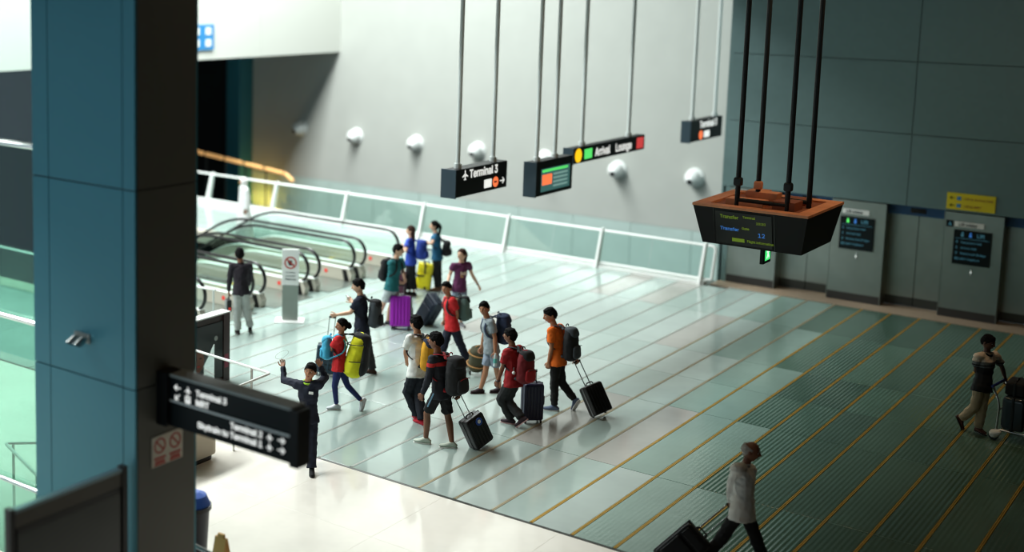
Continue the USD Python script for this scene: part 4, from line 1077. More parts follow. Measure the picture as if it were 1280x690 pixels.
        if style == "long":
            hm.append(hull(ell((0, -.045, .02), np.eye(3), (.080, .065, .08)), ell((0, -.065, -.17), np.eye(3), (.085, .04, .06)), ell((0, -.06, -.24), np.eye(3), (.07, .03, .03))))
        if style == "pony":
            hm.append(hull(ball((0, -.105, .045), .032), ball((0, -.135, -.02), .036)))
            hm.append(hull(ball((0, -.135, -.02), .036), ball((0, -.115, -.16), .026), ball((0, -.10, -.24), .012)))
        if style == "bun":
            hm.append(hull(ball((0, -.115, .0), .045), ball((0, -.125, -.03), .045)))
        if style == "short":
            hm.append(hull(ell((0, .045, .088), np.eye(3), (.052, .04, .026)), ell((0, -.03, .10), np.eye(3), (.058, .05, .024))))
        if style != "none":
            hq = as_tri(union(hm))
            T.part("hair", mm(hq), HAIR[hair], smooth=40)
        # ---- clothes
        m = 0.024 * loose
        if top is not None:
            q = torso(m)
            q.append(hull(ell(waist, AX, (.124 * s * wid + m, .094 * s + m, .05)), ell(pel, AX, (.152 * s + m, .108 * s + m, .05)), ring(pel - t * (.085 + hem) * s, t, .160 * s + m + .008, .116 * s + m + .010, a=rt)))
            for n in "LR":
                sh, el, wr = J["sh" + n], J["el" + n], J["wr" + n]
                if sleeve == "long":
                    q += [hull(ball(sh, .058 * s + m * .5), ball(el, .046 * s + m * .5)), hull(ball(el, .046 * s + m * .5), ring(wr - unit(wr - el) * .005, wr - el, .036 * s + m * .3))]
                else:
                    e = sh + (el - sh) * (.66 if sleeve == "short" else .42)
                    q.append(hull(ball(sh, .058 * s + m * .5), ring(e, el - sh, .056 * s + m * .8)))
            tp = T.part("top", folds(soft(union(q), 0.026, 7), .030, ord(key)), top, smooth=60)
            T.part("collar", tube(np.array([J["neck"] - t * .012 + AX[0] * .066 * s * math.cos(a) + AX[1] * .060 * s * math.sin(a) for a in np.linspace(0, 2 * np.pi, 19)]), .011, 6), top, under=tp, smooth=60)
        if bottom is not None:
            q = [hull(ell(pel + t * .04, AX, (.142 * s + .012, .100 * s + .012, .05)), ell(pel - t * .02, AX, (.156 * s + .010, .112 * s + .010, .07 * s)))]
            for n in "LR":
                hp, kn, an = J["hip" + n], J["kn" + n], J["an" + n]
                hp = hp + (pel - hp) * .28
                if legs == "shorts":
                    e = hp + (kn - hp) * .86
                    q.append(hull(ball(hp, .092 * s), ring(e, kn - hp, .088 * s)))
                elif legs == "short shorts":
                    e = hp + (kn - hp) * .45
                    q.append(hull(ball(hp, .095 * s), ring(e, kn - hp, .092 * s)))
                else:
                    r1, r2, r3 = {"trousers": (.098, .086, .074), "leggings": (.090, .059, .044), "wide": (.105, .092, .092), "slim": (.096, .078, .060)}[legs]
                    e = kn + (an - kn) * {"trousers": .97, "leggings": .93, "wide": .80, "slim": .95}[legs]
                    q += [hull(ball(hp, r1 * s), ball(hp + (kn - hp) * .5, (r1 * .45 + r2 * .55) * s), ball(kn, r2 * s)), hull(ball(kn, r2 * s), ring(e, an - kn, r3 * s))]
            T.part("shorts" if "shorts" in legs else "trousers", folds(soft(union(q), 0.026, 7), .012 if legs == "leggings" else .030, ord(key) + 40), bottom, smooth=60)
        if legs != "robe":
            up_m, so_m = cloth("shoe_%d_%d_%d" % shoe, shoe), mat("sole_%d_%d_%d" % sole, rgb=sole, rough=0.6)
            for n in "LR":
                an, toe = J["an" + n], J["toe" + n]
                v = toe - an
                ln = np.linalg.norm(v)
                a = math.asin(min(0.9, 0.058 * s / ln))
                rr = unit(np.cross(v, EZ))
                vv = unit(v)
                nn = np.cross(rr, vv)
                w = vv * math.cos(a) + nn * math.sin(a)
                nn = np.cross(rr, w)
                heel, ball_, tip = an - nn * .045 * s - w * .045 * s, an - nn * .045 * s + w * .10 * s, an - nn * .05 * s + w * .165 * s
                fa = np.array([rr, w, nn])
                low = lambda c_: c_
                sp = T.part("shoe", as_tri(union([hull(ell(an - nn * .005, fa, (.042 * s, .045 * s, .03 * s)), ell(heel, fa, (.037 * s, .04 * s, .03 * s)), ell(ball_, fa, (.044 * s, .03 * s, .028 * s))), hull(ell(ball_, fa, (.044 * s, .03 * s, .030 * s)), ell(tip, fa, (.033 * s, .03 * s, .022 * s)), ell(heel, fa, (.036 * s, .03 * s, .026 * s)))])), up_m, smooth=50)
                dn = -nn * .026 * s
                T.part("shoe_sole", as_tri(hull(*[np.vstack([c_ + dn + ring([0, 0, 0], nn, r_, k=12), c_ + dn - nn * .016 + ring([0, 0, 0], nn, r_, k=12)]) for c_, r_ in ((heel, .038 * s), (ball_, .047 * s), (tip - nn * (-.004), .034 * s))])), so_m, under=sp, smooth=False)
        self.AX = AX

    def torso_at(self, u, r_, f_):
        """point on the trunk: u from pelvis 0 to shoulders 1, r_ to the right, f_ to the front"""
        return self.pel + (self.ms - self.pel) * u + self.rt * r_ + self.fw * f_


def backpack(p, name, label, colours, size=(.32, .48, .18), u=0.62, side=-1, pocket=True, tilt=0.08, group=None, shift=0.0):
    if side < 0 and pocket:
        size, u = (size[0] * 1.1, size[1] * 1.14, size[2] * 1.18), u - .05
    """worn on the back (side -1) or on the chest (side 1)"""
    main, acc = colours[:2]
    c = p.torso_at(u, shift, side * (.125 * p.s + size[2] / 2 + .012))
    t = unit(p.t + side * p.fw * tilt)
    out = unit(side * p.fw - t * (side * p.fw @ t))
    rt = np.cross(out, t)
    A = np.array([rt, out, t])
    T = Thing(name, label, "backpack", (c[0], c[1], c[2] - size[1] / 2), group)
    w, h, d_ = size
    body = hull(ell(c + t * h * .30, A, (w * .44, d_ * .46, h * .20)), ell(c + t * h * .05, A, (w * .5, d_ * .52, h * .25)), ell(c - t * h * .33, A, (w * .49, d_ * .55, h * .17)))
    T.part("main_body", folds(soft(body, 0.03, 5), .022, 3), main, smooth=60)
    if pocket:
        pk = hull(ell(c - t * h * .12 + out * d_ * .45, A, (w * .36, d_ * .22, h * .12)), ell(c - t * h * .32 + out * d_ * .45, A, (w * .37, d_ * .25, h * .10)))
        fp = T.part("front_pocket", soft(pk, 0.04, 4), colours[2] if len(colours) > 2 else main, smooth=60)
        T.part("zip", tube(np.array([c + rt * w * .34 * math.cos(a) + t * (h * .02 * math.sin(a) - h * .06) + out * (d_ * .60) for a in np.linspace(0, np.pi, 9)]), .006, 5), acc, under=fp, smooth=60)
    T.part("top_flap", soft(hull(ell(c + t * h * .40, A, (w * .40, d_ * .48, h * .09)), ell(c + t * h * .26 + out * d_ * .30, A, (w * .40, d_ * .25, h * .09))), 0.04, 3), acc if len(colours) < 4 else colours[3], smooth=60)
    T.part("grab_loop", tube(np.array([c + rt * .05 * math.cos(a) + t * (h * .48 + .04 * math.sin(a)) - out * d_ * .3 for a in np.linspace(0, np.pi, 9)]), .009, 6), acc, smooth=60)
    for sx in (-1, 1):
        sh = p.torso_at(1.0, sx * .085 * p.s, 0)
        path = corner_path([c + t * h * .40 - out * d_ * .42 + rt * sx * w * .22 * (1 if side < 0 else 1), sh + p.t * .066 * p.s + side * p.fw * .04, sh + p.t * .058 * p.s - side * p.fw * .045, p.torso_at(.80, sx * .105 * p.s, -side * (.128 * p.s)), p.torso_at(.55, sx * .135 * p.s, -side * .105 * p.s), p.torso_at(.42, sx * .165 * p.s, 0), c - t * h * .38 - out * d_ * .4 + rt * sx * w * .35], 0.09, 5)
        T.part("strap", tube(path, .024, 8, flat=.010), acc, smooth=60)
    return T, c, A


def suitcase(name, label, base, hand, size, m, trim, style="hard", face=None, lift=0.0, body_lo=0.05, group=None, cat="suitcase", spinner=True):
    """base: floor point under the wheels; hand: the grip; size (w, d, h); face: direction of the broad side"""
    base, hand = np.array([*base[:2], 0.0]), np.asarray(hand, float)
    a = unit(hand - base)
    f_ = unit(np.array([*face, 0.0]) if len(face) == 2 else face)
    f_ = unit(f_ - a * (f_ @ a))
    r_ = np.cross(f_, a) * -1
    w, d_, h = size
    A = np.array([r_, f_, a])
    T = Thing(name, label, cat, base, group)
    c = base + a * (body_lo + h / 2) + (0 if spinner else f_ * d_ * 0.35)
    body = rbox(c, A, (w, d_, h), min(w, d_) * 0.16)
    T.part("shell", as_tri(body), m, smooth=50)
    if style in ("hard", "grid"):
        n = 5 if style == "hard" else 4
        for s_ in (-1, 1):
            for k in range(n):
                x = (k - (n - 1) / 2) * w * .8 / n
                T.part("rib", as_tri(rbox(c + r_ * x + f_ * s_ * d_ * .5, A, (w * .07, .02, h * .84), .008)), m, smooth=50)
            if style == "grid":
                for k in range(5):
                    T.part("cross_rib", as_tri(rbox(c + a * (k - 2) * h * .17 + f_ * s_ * d_ * .505, A, (w * .8, .016, .016), .006)), trim, smooth=50)
        T.part("middle_band", as_tri(rbox(c, A, (w * 1.012, .03, h * 1.008), .008)), trim, smooth=50)
    else:
        T.part("front_pocket", as_tri(rbox(c - a * h * .12 + f_ * d_ * .5, A, (w * .8, .05, h * .52), .02)), m, smooth=50)
        T.part("upper_pocket", as_tri(rbox(c + a * h * .30 + f_ * d_ * .5, A, (w * .76, .035, h * .2), .015)), m, smooth=50)
        for s_ in (-1, 1):
            T.part("piping", as_tri(rbox(c + f_ * s_ * d_ * .36, A, (w * 1.015, .014, h * 1.01), .006)), trim, smooth=50)
    T.part("top_grip", tube(corner_path([c + a * h * .49 + r_ * w * .2, c + a * (h * .5 + .04) + r_ * w * .16, c + a * (h * .5 + .04) - r_ * w * .16, c + a * h * .49 - r_ * w * .2], .03), .011, 6), trim, smooth=50)
    if style != "strap":
        T.part("side_grip", tube(corner_path([c + r_ * w * .49 + a * .09, c + r_ * (w * .5 + .03) + a * .07, c + r_ * (w * .5 + .03) - a * .07, c + r_ * w * .49 - a * .09], .03), .010, 6), trim, smooth=50)
    back = c - f_ * d_ * .30
    hb = base + a * np.linalg.norm(hand - base)
    off = 0 if spinner else 0
    top = hand
    gx = .055 if w < .5 else .07
    for s_ in (-1, 1):
        T.part("handle_rod", as_tri(bar(c + a * h * .45 + r_ * s_ * gx - (f_ * d_ * .25 if not spinner else 0), top + r_ * s_ * gx, .009)), M["handle"], smooth=50)
    T.part("handle_grip", as_tri(rbox(top, A, (gx * 2 + .03, .03, .035), .012)), M["black"], smooth=50)
    for sx in (-1, 1):
        for sf in ((-1, 1) if spinner else (-1,)):
            wc = c - a * (h * .5 + .012) + r_ * sx * w * .38 + f_ * sf * d_ * .34
            dz = max(0.0, wc[2] - .028)
            wc2 = np.array([wc[0], wc[1], .028]) if spinner else c - a * (h * .5 + .005) + r_ * sx * w * .36 + f_ * sf * d_ * .42
            if spinner:
                T.part("wheel_fork", as_tri(bar(wc + a * .02, wc2 + EZ * .02, .014)), M["black"], smooth=50)
            T.part("wheel", as_tri(bar(wc2 - r_ * .012, wc2 + r_ * .012, .028, 14)), M["rubber"], smooth=40)
    return T, c, A


navy, blackc, white_c, red_c, dred = cloth("cloth_navy", (20, 26, 46)), cloth("cloth_black", (18, 18, 20)), cloth("cloth_white", (226, 226, 222)), cloth("cloth_red", (200, 28, 34)), cloth("cloth_dark_red", (150, 18, 26))
teal_c, blue_c, dteal, purple_c, grey_c, orange_c = cloth("cloth_teal", (18, 100, 104)), cloth("cloth_blue", (40, 70, 170)), cloth("cloth_teal_blue", (24, 92, 128)), cloth("cloth_plum", (92, 34, 76)), cloth("cloth_grey", (140, 150, 156)), cloth("cloth_orange", (240, 112, 24))
ltgrey, khaki, charcoal, jeans, ltblue = cloth("cloth_light_grey", (176, 178, 174)), cloth("cloth_khaki", (176, 156, 126)), cloth("cloth_charcoal", (40, 40, 42)), cloth("cloth_jeans_blue", (24, 36, 92)), cloth("cloth_light_blue", (140, 160, 184))
pk_black, pk_grey, pk_blue, pk_yel, pk_lime, pk_green, pk_sky = cloth("pack_black", (24, 25, 28)), cloth("pack_grey", (62, 68, 74)), cloth("pack_blue", (34, 48, 76)), cloth("pack_yellow", (226, 164, 40)), cloth("pack_lime", (224, 220, 30)), cloth("pack_green_grey", (92, 116, 112)), cloth("pack_sky", (70, 170, 206))
pk_royal, pk_wine = cloth("pack_royal", (30, 56, 140)), cloth("pack_wine", (110, 16, 26))

# a: man in black by the escalators
a = Person("a", "man in black shirt and light grey trousers walking away beside the escalator", "brown", "black", "short", cloth("shirt_blackplum", (32, 24, 34)), "long", ltgrey, "trousers", (40, 34, 32), (60, 50, 46), curl=(1.0, .6), hem=-.02)
w_ = a.J["wrL"] + np.array([0, 0, -.10])
HB = Thing("carry_bag", "dark carry bag with a red mark in the left hand of the man in black", "bag", (w_[0], w_[1], w_[2] - .34))
A_ = np.array([a.rt, a.fw, EZ])
HB.part("bag_body", as_tri(rbox(w_ - EZ * .20, A_, (.10, .30, .26), .03)), M["black_case"])
HB.part("grey_side", as_tri(rbox(w_ - EZ * .20 - a.rt * .055, A_, (.02, .26, .22), .008)), M["grey_trim"])
HB.part("handle", tube(corner_path([w_ - EZ * .08 + a.fw * .08, w_ + EZ * .01, w_ - EZ * .08 - a.fw * .08], .05), .01, 6), M["black"])
HB.part("red_mark", as_tri(rbox(w_ - EZ * .26 - a.fw * .152, A_, (.05, .01, .06), .004)), M["red_dot"])

# b: man with raised arms
b_ = Person("b", "man in dark uniform with both arms raised, facing the camera near the direction sign", "mid", "black", "short", navy, "long", navy, "trousers", (18, 18, 20), (30, 30, 30), look=255, tilt=-6, curl=(.25, .7))
b_.T.part("green_collar", tube(np.array([b_.J["neck"] - b_.t * .005 + b_.AX[0] * .070 * math.cos(q) + b_.AX[1] * (.066 * math.sin(q)) - b_.t * .03 * max(0, math.sin(q)) for q in np.linspace(0, 2 * np.pi, 19)]), .016, 6), cloth("lime_collar", (170, 220, 60)), smooth=60)
b_.T.part("chest_badge", as_tri(rbox(b_.torso_at(.80, -.08, .140), b_.AX, (.07, .012, .04), .005)), M["white_paint"])
h0_ = b_.J["wrR"] + EZ * .14
LC = Thing("lanyard", "thin wire loop held up in the raised right hand of the man in dark uniform", "lanyard", h0_)
LC.part("loop", tube(np.array([h0_ + R * (.10 * math.cos(q) - .02) + U * (.05 * math.sin(q) + .05 + .04 * math.cos(q)) for q in np.linspace(0, 2 * np.pi, 22)]), .0025, 5), M["rod"], smooth=60)

# c: woman with the yellow pack
c_ = Person("c", "woman in red top and blue leggings with a yellow backpack and blue front pack", "mid", "black", "bun", red_c, "short", jeans, "leggings", (206, 210, 214), (230, 230, 230), female=True, curl=(.8, .8), look=195, tilt=4)
backpack(c_, "backpack", "huge yellow and black backpack on the back of the woman in red", (pk_lime, pk_black, pk_lime), (.36, .80, .34), .42, -1, False, .25)
bp_c = c_.torso_at(.40, 0, -.30)
PB = Thing("pack_cover", "black rear cover strapped over the huge yellow backpack", "cover", (bp_c[0], bp_c[1], bp_c[2] - .3))
AXc = np.array([c_.rt, c_.fw, unit(c_.t - c_.fw * .25)])
PB.part("cover", soft(hull(ell(bp_c - c_.fw * .14 + c_.t * .14, AXc, (.165, .06, .17)), ell(bp_c - c_.fw * .10 - c_.t * .20, AXc, (.17, .09, .16))), .04, 3), pk_black, smooth=60)
for q in (.2, -.08):
    PB.part("buckle_strap", tube(np.array([bp_c + c_.t * q + c_.rt * .19 * math.cos(s_) - c_.fw * (.02 - .19 * math.sin(s_)) for s_ in np.linspace(-.6, np.pi + .6, 15)]), .02, 6, flat=.008), pk_black, smooth=60)
backpack(c_, "backpack", "sky blue backpack worn on the chest of the woman in red", (pk_sky, pk_sky, pk_sky), (.28, .42, .18), .62, 1, True, 0.0)

# d: man in navy tee with phone
d_ = Person("d", "man in navy tee with grey backpack holding a phone and pushing a dark ribbed suitcase", "light", "black", "short", navy, "short", charcoal, "trousers", (70, 44, 34), (30, 26, 24), curl=(1.1, .9), look=178, tilt=10)
backpack(d_, "backpack", "dark grey backpack hanging off the shoulders of the man in navy", (pk_grey, pk_black, pk_black), (.30, .48, .20), .55)
ph = d_.J["wrR"] + unit(d_.J["wrR"] - d_.J["elR"]) * .12
PH = Thing("phone", "pale mobile phone in the right hand of the man in navy", "phone", ph)
PH.part("phone_body", as_tri(rbox(ph, np.array([d_.rt, unit(d_.fw + EZ), unit(EZ - d_.fw)]), (.075, .15, .012), .004)), M["grey_plate"])
PH.part("phone_screen", as_tri(rbox(ph + unit(EZ - d_.fw) * .007, np.array([d_.rt, unit(d_.fw + EZ), unit(EZ - d_.fw)]), (.066, .13, .003), .001)), M["text_white"])
suitcase("suitcase", "dark teal suitcase with a raised grid, pushed by the man in navy", (-13.88, 18.18), d_.J["wrL"] + unit(d_.J["wrL"] - d_.J["elL"]) * .07 - EZ * .03, (.42, .26, .52), M["teal_case"], M["black"], "grid", (-R)[:2] * .3 + (-F)[:2])

# e: man in teal with purple suitcase
e_ = Person("e", "man in teal tee and light grey shorts pushing the purple suitcase", "light", "black", "short", teal_c, "short", cloth("shorts_pale", (186, 194, 196)), "shorts", (60, 60, 66), (220, 220, 215), curl=(.9, 1.2), look=345, tilt=4)
backpack(e_, "backpack", "black backpack on the man in teal", (pk_black, pk_black), (.28, .44, .16), .6)
sc = suitcase("suitcase", "glossy purple hard suitcase with a grey band standing on its wheels", (-14.62, 21.66), e_.J["wrR"] + unit(e_.J["wrR"] - e_.J["elR"]) * .06 - EZ * .03, (.44, .27, .64), M["purple_case"], M["grey_trim"], "hard", (.45, -.9))

sr_ = 1 if sc[2][0] @ R > 0 else -1
sc[0].part("side_panel", as_tri(rbox(sc[1] + sc[2][0] * sr_ * .217, sc[2], (.02, .20, .56), .008)), M["grey_trim"])
for k in (-.12, .0, .12):
    sc[0].part("latch", as_tri(rbox(sc[1] + sc[2][0] * sr_ * .229 + sc[2][2] * k, sc[2], (.012, .05, .04), .004)), M["steel_bright"])

# f, g: two women at the back
f_ = Person("f", "woman with long dark hair in blue top and wide black trousers near the railing", "light", "brown", "long", blue_c, "short", blackc, "wide", (40, 34, 34), (150, 130, 110), female=True, curl=(.6, .6))
backpack(f_, "backpack", "royal blue backpack on the woman with long dark hair", (pk_royal, pk_royal), (.30, .42, .22), .62)
suitcase("suitcase", "maroon suitcase half hidden behind the man in teal", (-16.26, 23.98), (-16.26, 23.98, .95), (.34, .22, .52), M["maroon_case"], M["black"], "soft", (-R)[:2] * .2 + (-F)[:2])
TG = Thing("luggage_tag", "small white and pink tag on the maroon suitcase", "tag", (-16.2, 23.84, .7))
TG.part("tag", as_tri(rbox([-16.17, 23.84, .70], np.array([unit([R[0], R[1], 0]), unit([F[0], F[1], 0]), EZ]), (.07, .01, .11), .004)), mat("tag_pink", rgb=(236, 190, 200)))
g_ = Person("g", "woman in teal blue top and black trousers with a ponytail, standing by the railing", "light", "black", "pony", dteal, "short", blackc, "slim", (150, 110, 80), (120, 90, 70), female=True, curl=(.8, .8))
backpack(g_, "shoulder_bag", "black shoulder bag on the back of the woman with the ponytail", (pk_black, pk_black), (.30, .34, .16), .40, shift=.04)
suitcase("suitcase", "bright yellow suitcase with a black strap between the two women at the back", (-16.16, 24.80), (-16.06, 24.86, .98), (.36, .24, .60), M["yellow_case"], M["black"], "strap", (-R)[:2] * .15 + (-F)[:2])
SB = Thing("luggage_strap", "black luggage strap buckled crosswise around the bright yellow suitcase", "strap", (-16.16, 24.80, .35))
AY = np.array([unit([R[0], R[1], 0]), unit([F[0], F[1], 0]), EZ])
SB.part("belt", as_tri(rbox([-16.13, 24.82, .38], AY, (.39, .29, .04), .01)), M["black"])
SB.part("belt_upright", as_tri(rbox([-16.13, 24.82, .36], AY, (.045, .29, .64), .01)), M["black"])

# h: woman in plum tee pulling the blue case
h_ = Person("h", "woman in plum tee and pale shorts swinging her left arm, behind the man in red", "light", "brown", "pony", purple_c, "cap", cloth("shorts_denim", (140, 150, 170)), "short shorts", (120, 120, 124), (220, 220, 220), female=True, curl=(.4, 1.1), look=225)
h_.T.part("tee_print", as_tri(rbox(h_.torso_at(.68, 0, .132 * h_.s), h_.AX, (.13, .012, .07), .005)), mat("print_cream", rgb=(210, 180, 160), rough=.8))
h_.T.part("tee_print", as_tri(rbox(h_.torso_at(.55, .02, .122 * h_.s), h_.AX, (.07, .014, .06), .005)), mat("print_gold", rgb=(190, 140, 90), rough=.8))
h_.T.part("bracelet", tube(np.array([h_.J["wrL"] + .033 * (h_.rt * math.cos(q) + h_.fw * math.sin(q)) for q in np.linspace(0, 2 * np.pi, 13)]), .007, 5), M["black"])
suitcase("suitcase", "dark blue soft suitcase tilted on its wheels behind the man in red", (-14.52, 22.45), h_.J["wrR"] + unit(h_.J["wrR"] - h_.J["elR"]) * .07, (.40, .26, .62), M["blue_case"], M["sign_side"], "soft", (-.4, -.9), spinner=False, body_lo=.06)

# i: man in red
i_ = Person("i", "young man in bright red tee and navy trousers striding left with a grey green backpack", "mid", "black", "short", red_c, "short", navy, "trousers", (40, 70, 110), (220, 220, 220), look=232, tilt=2, curl=(.6, 1.0))
backpack(i_, "backpack", "grey green backpack on the young man in bright red", (pk_green, pk_black, pk_green), (.30, .44, .20), .66)
ph = i_.J["wrR"] + unit(i_.J["wrR"] - i_.J["elR"]) * .10
PH = Thing("phone", "small pale object in the right hand of the young man in bright red", "phone", ph)
PH.part("phone_body", as_tri(rbox(ph, np.array([i_.rt, i_.fw, EZ]), (.06, .13, .014), .004)), M["grey_plate"])

# j: white shirt, yellow pack
j_ = Person("j", "young man in white shirt seen from behind with a yellow and black backpack", "mid", "black", "short", white_c, "short", cloth("trousers_ink", (18, 22, 34)), "trousers", (190, 30, 50), (190, 190, 190), curl=(.8, .6))
backpack(j_, "backpack", "yellow, blue and black travel backpack on the young man in white", (pk_yel, pk_black, pk_yel, pk_blue), (.30, .50, .18), .60)

# k: navy jacket with red
k_ = Person("k", "young man in navy jacket with red shoulder band and black shorts, pulling a suitcase", "brown", "black", "short", banded("jacket", [(0.0, (24, 26, 36)), (1.25, (24, 26, 36)), (1.31, (190, 34, 34)), (1.37, (26, 28, 38)), (2.0, (30, 30, 40))]), "long", blackc, "shorts", (196, 204, 190), (226, 226, 220), curl=(.7, 1.2))
backpack(k_, "backpack", "black backpack with dark red edging on the young man in navy jacket", (pk_black, dred, pk_black, pk_black), (.36, .56, .24), .56)
k_.T.part("shorts_stripe", tube(np.array([k_.J["hipL"] + k_.rt * -.098 + EZ * .02, k_.J["hipL"] * .4 + k_.J["knL"] * .6 - k_.rt * .094]), .012, 6), cloth("stripe_blue", (120, 160, 190)))
sc = suitcase("suitcase", "small black suitcase with a round blue sticker trailing the young man in navy jacket", (-9.86, 16.9), k_.J["wrR"] + unit(k_.J["wrR"] - k_.J["elR"]) * .07, (.36, .24, .50), M["black_case"], M["black"], "hard", tuple(((-F) * .8 + R * .5)[:2]), spinner=False, body_lo=.05)

st = sc[1] + sc[2][1] * .128 + sc[2][2] * .15 + sc[2][0] * .04
sc[0].part("sticker", as_tri(hull(ring(st, sc[2][1], .062, k=20), ring(st + sc[2][1] * .006, sc[2][1], .062, k=20))), mat("sticker_blue", rgb=(40, 80, 170), rough=.4), label="round blue sticker")
sc[0].part("sticker", as_tri(hull(ring(st + sc[2][1] * .006, sc[2][1], .03, k=16), ring(st + sc[2][1] * .009, sc[2][1], .03, k=16))), M["white_paint"], label="white centre of the sticker")

# l: grey tee
l_ = Person("l", "young man in grey tee and shorts looking at the camera, with a water bottle", "mid", "black", "short", grey_c, "short", cloth("shorts_greyblue", (132, 144, 160)), "shorts", (40, 22, 28), (60, 30, 34), look=238, curl=(.9, .9))
backpack(l_, "backpack", "slate blue backpack on the young man in grey", (pk_blue, pk_blue, pk_blue), (.34, .50, .22), .66)
q = l_.J["wrL"] + unit(l_.J["wrL"] - l_.J["elL"]) * .09
WB_ = Thing("water_bottle", "water bottle with a green label, held by the young man in grey", "bottle", q - EZ * .16)
WB_.part("bottle", as_tri(hull(ring(q - EZ * .16, EZ, .032), ring(q + EZ * .02, EZ, .032), ring(q + EZ * .06, EZ, .014))), mat("bottle_plastic", rgb=(200, 220, 224), rough=.1))
WB_.part("label", as_tri(bar(q - EZ * .10, q - EZ * .02, .0335, 16)), mat("bottle_label", rgb=(90, 180, 170)))
WB_.part("cap", as_tri(bar(q + EZ * .058, q + EZ * .075, .015, 12)), M["white_paint"])
DB = Thing("duffel_bag", "olive wheeled duffel bag with tan straps standing behind the young man in grey", "bag", (-11.75, 20.0, 0))
du = unit(np.array([0.25, -0.15, 0]) + EZ * 1.0)
dr = unit(np.array([R[0], R[1], 0]) - du * (np.array([R[0], R[1], 0]) @ du))
DA = np.array([dr, np.cross(du, dr), du])
dc = np.array([-11.80, 20.02, .30])
DB.part("bag_body", soft(hull(ell(dc + du * .17, DA, (.17, .15, .10)), ell(dc - du * .15, DA, (.16, .15, .12))), .04, 3), M["olive"], smooth=60)
for q in (.13, -.10):
    DB.part("strap", tube(np.array([dc + du * q + DA[0] * .178 * math.cos(s_) + DA[1] * .158 * math.sin(s_) for s_ in np.linspace(0, 2 * np.pi, 19)]), .02, 6, flat=.012), M["strap_tan"], smooth=60)
DB.part("grip", tube(corner_path([dc + du * .25 + dr * .08, dc + du * .31, dc + du * .25 - dr * .08], .05), .012, 6), M["strap_tan"])
for s_ in (-1, 1):
    DB.part("wheel", as_tri(bar([dc[0] + dr[0] * s_ * .1 - .02, dc[1] + dr[1] * s_ * .1, .035], [dc[0] + dr[0] * s_ * .13 - .02, dc[1] + dr[1] * s_ * .13, .035], .035, 14)), M["rubber"])

# m: dark red tee
m_ = Person("m", "man in dark red tee and charcoal trousers, seen from behind beside the navy suitcase", "brown", "black", "short", dred, "short", charcoal, "trousers", (60, 44, 52), (214, 170, 170), curl=(.7, 1.0))
backpack(m_, "backpack", "black and dark red backpack on the man in dark red", (pk_wine, pk_grey, dred, pk_black), (.32, .50, .20), .58)
m_.T.part("wrist_watch", tube(np.array([m_.J["wrL"] + .034 * (m_.rt * math.cos(q) + m_.fw * math.sin(q)) for q in np.linspace(0, 2 * np.pi, 13)]), .010, 5), M["black"])
suitcase("suitcase", "tall navy suitcase on wheels beside the man in dark red", (-9.80, 18.42), (-9.80, 18.42, .86), (.34, .24, .62), M["navy_case"], M["black"], "hard", tuple(((-F) * .9 + R * .1)[:2]))
k2 = m_.torso_at(.35, -.17, -.14)
KC = Thing("key_charm", "pale round charm dangling from the black and dark red backpack", "charm", k2)
KC.part("ball", trimesh.creation.icosphere(2, .028).apply_translation(k2), M["white_paint"], smooth=True)
KC.part("cord", as_tri(bar(k2, k2 + EZ * .09, .006)), M["grey_trim"])

# n: orange tee
n_ = Person("n", "young man in orange tee and black trousers walking left, pulling a black suitcase", "mid", "black", "short", orange_c, "short", blackc, "slim", (90, 104, 130), (214, 214, 210), look=185, tilt=16, curl=(.9, 1.2))
backpack(n_, "backpack", "dark grey backpack on the young man in orange", (pk_black, pk_grey, pk_grey), (.32, .52, .20), .60)
suitcase("suitcase", "black cabin suitcase with a silver band tilted behind the young man in orange", (-9.05, 19.42), n_.J["wrR"] + unit(n_.J["wrR"] - n_.J["elR"]) * .07, (.36, .22, .50), M["black_case"], M["grey_trim"], "hard", tuple(((-F) * .9 + R * .45)[:2]), spinner=False, body_lo=.05)

# o: bald man in the front
o_ = Person("o", "balding man in white shirt and black trousers walking right in the foreground", "brown", "grey", "bald", white_c, "long", blackc, "trousers", (24, 22, 22), (30, 28, 26), look=335, tilt=10, curl=(.6, 1.0), hem=.03, loose=1.5)
hd = o_.J["wrR"] + unit(o_.J["wrR"] - o_.J["elR"]) * .08
suitcase("suitcase", "rounded black suitcase tilted behind the balding man in the foreground", (-5.98, 14.80), hd, (.40, .30, .58), M["black_case"], M["black"], "soft", tuple(((F) * -.75 - R * .55)[:2]), spinner=False, body_lo=.05)

# p: man with a luggage trolley
p_ = Person("p", "man in striped polo shirt and khaki trousers pushing a luggage trolley", "dark", "black", "short", banded("polo", [(0.0, (18, 18, 22)), (1.10, (18, 18, 22)), (1.145, (90, 96, 100)), (1.17, (30, 32, 38)), (1.19, (110, 114, 116)), (1.235, (222, 204, 186)), (1.9, (222, 204, 186))]), "short", khaki, "trousers", (84, 44, 30), (40, 30, 26), curl=(1.0, 1.1), look=305, tilt=12)
p_.T.part("dark_collar", tube(np.array([p_.J["neck"] - p_.t * .006 + p_.AX[0] * .070 * math.cos(q) + p_.AX[1] * (.066 * math.sin(q) + .01) - p_.t * .05 * max(0, math.sin(q)) for q in np.linspace(0, 2 * np.pi, 19)]), .016, 6), blackc, smooth=60)
tf = unit(np.array(PEOPLE["p"]["fw"]))
tr_ = np.cross(tf, EZ)
gp = (p_.J["wrR"] + p_.J["wrL"]) / 2 + tf * .06
gp[2] = 0
TA = np.array([tr_, tf, EZ])
hz = (p_.J["wrR"][2] + p_.J["wrL"][2]) / 2 - .02
TR = Thing("luggage_trolley", "airport luggage trolley with blue handle and white wheel guard at the right edge", "trolley", gp)
P_ = lambda r_, f2_, z: gp + tr_ * r_ + tf * f2_ + EZ * z
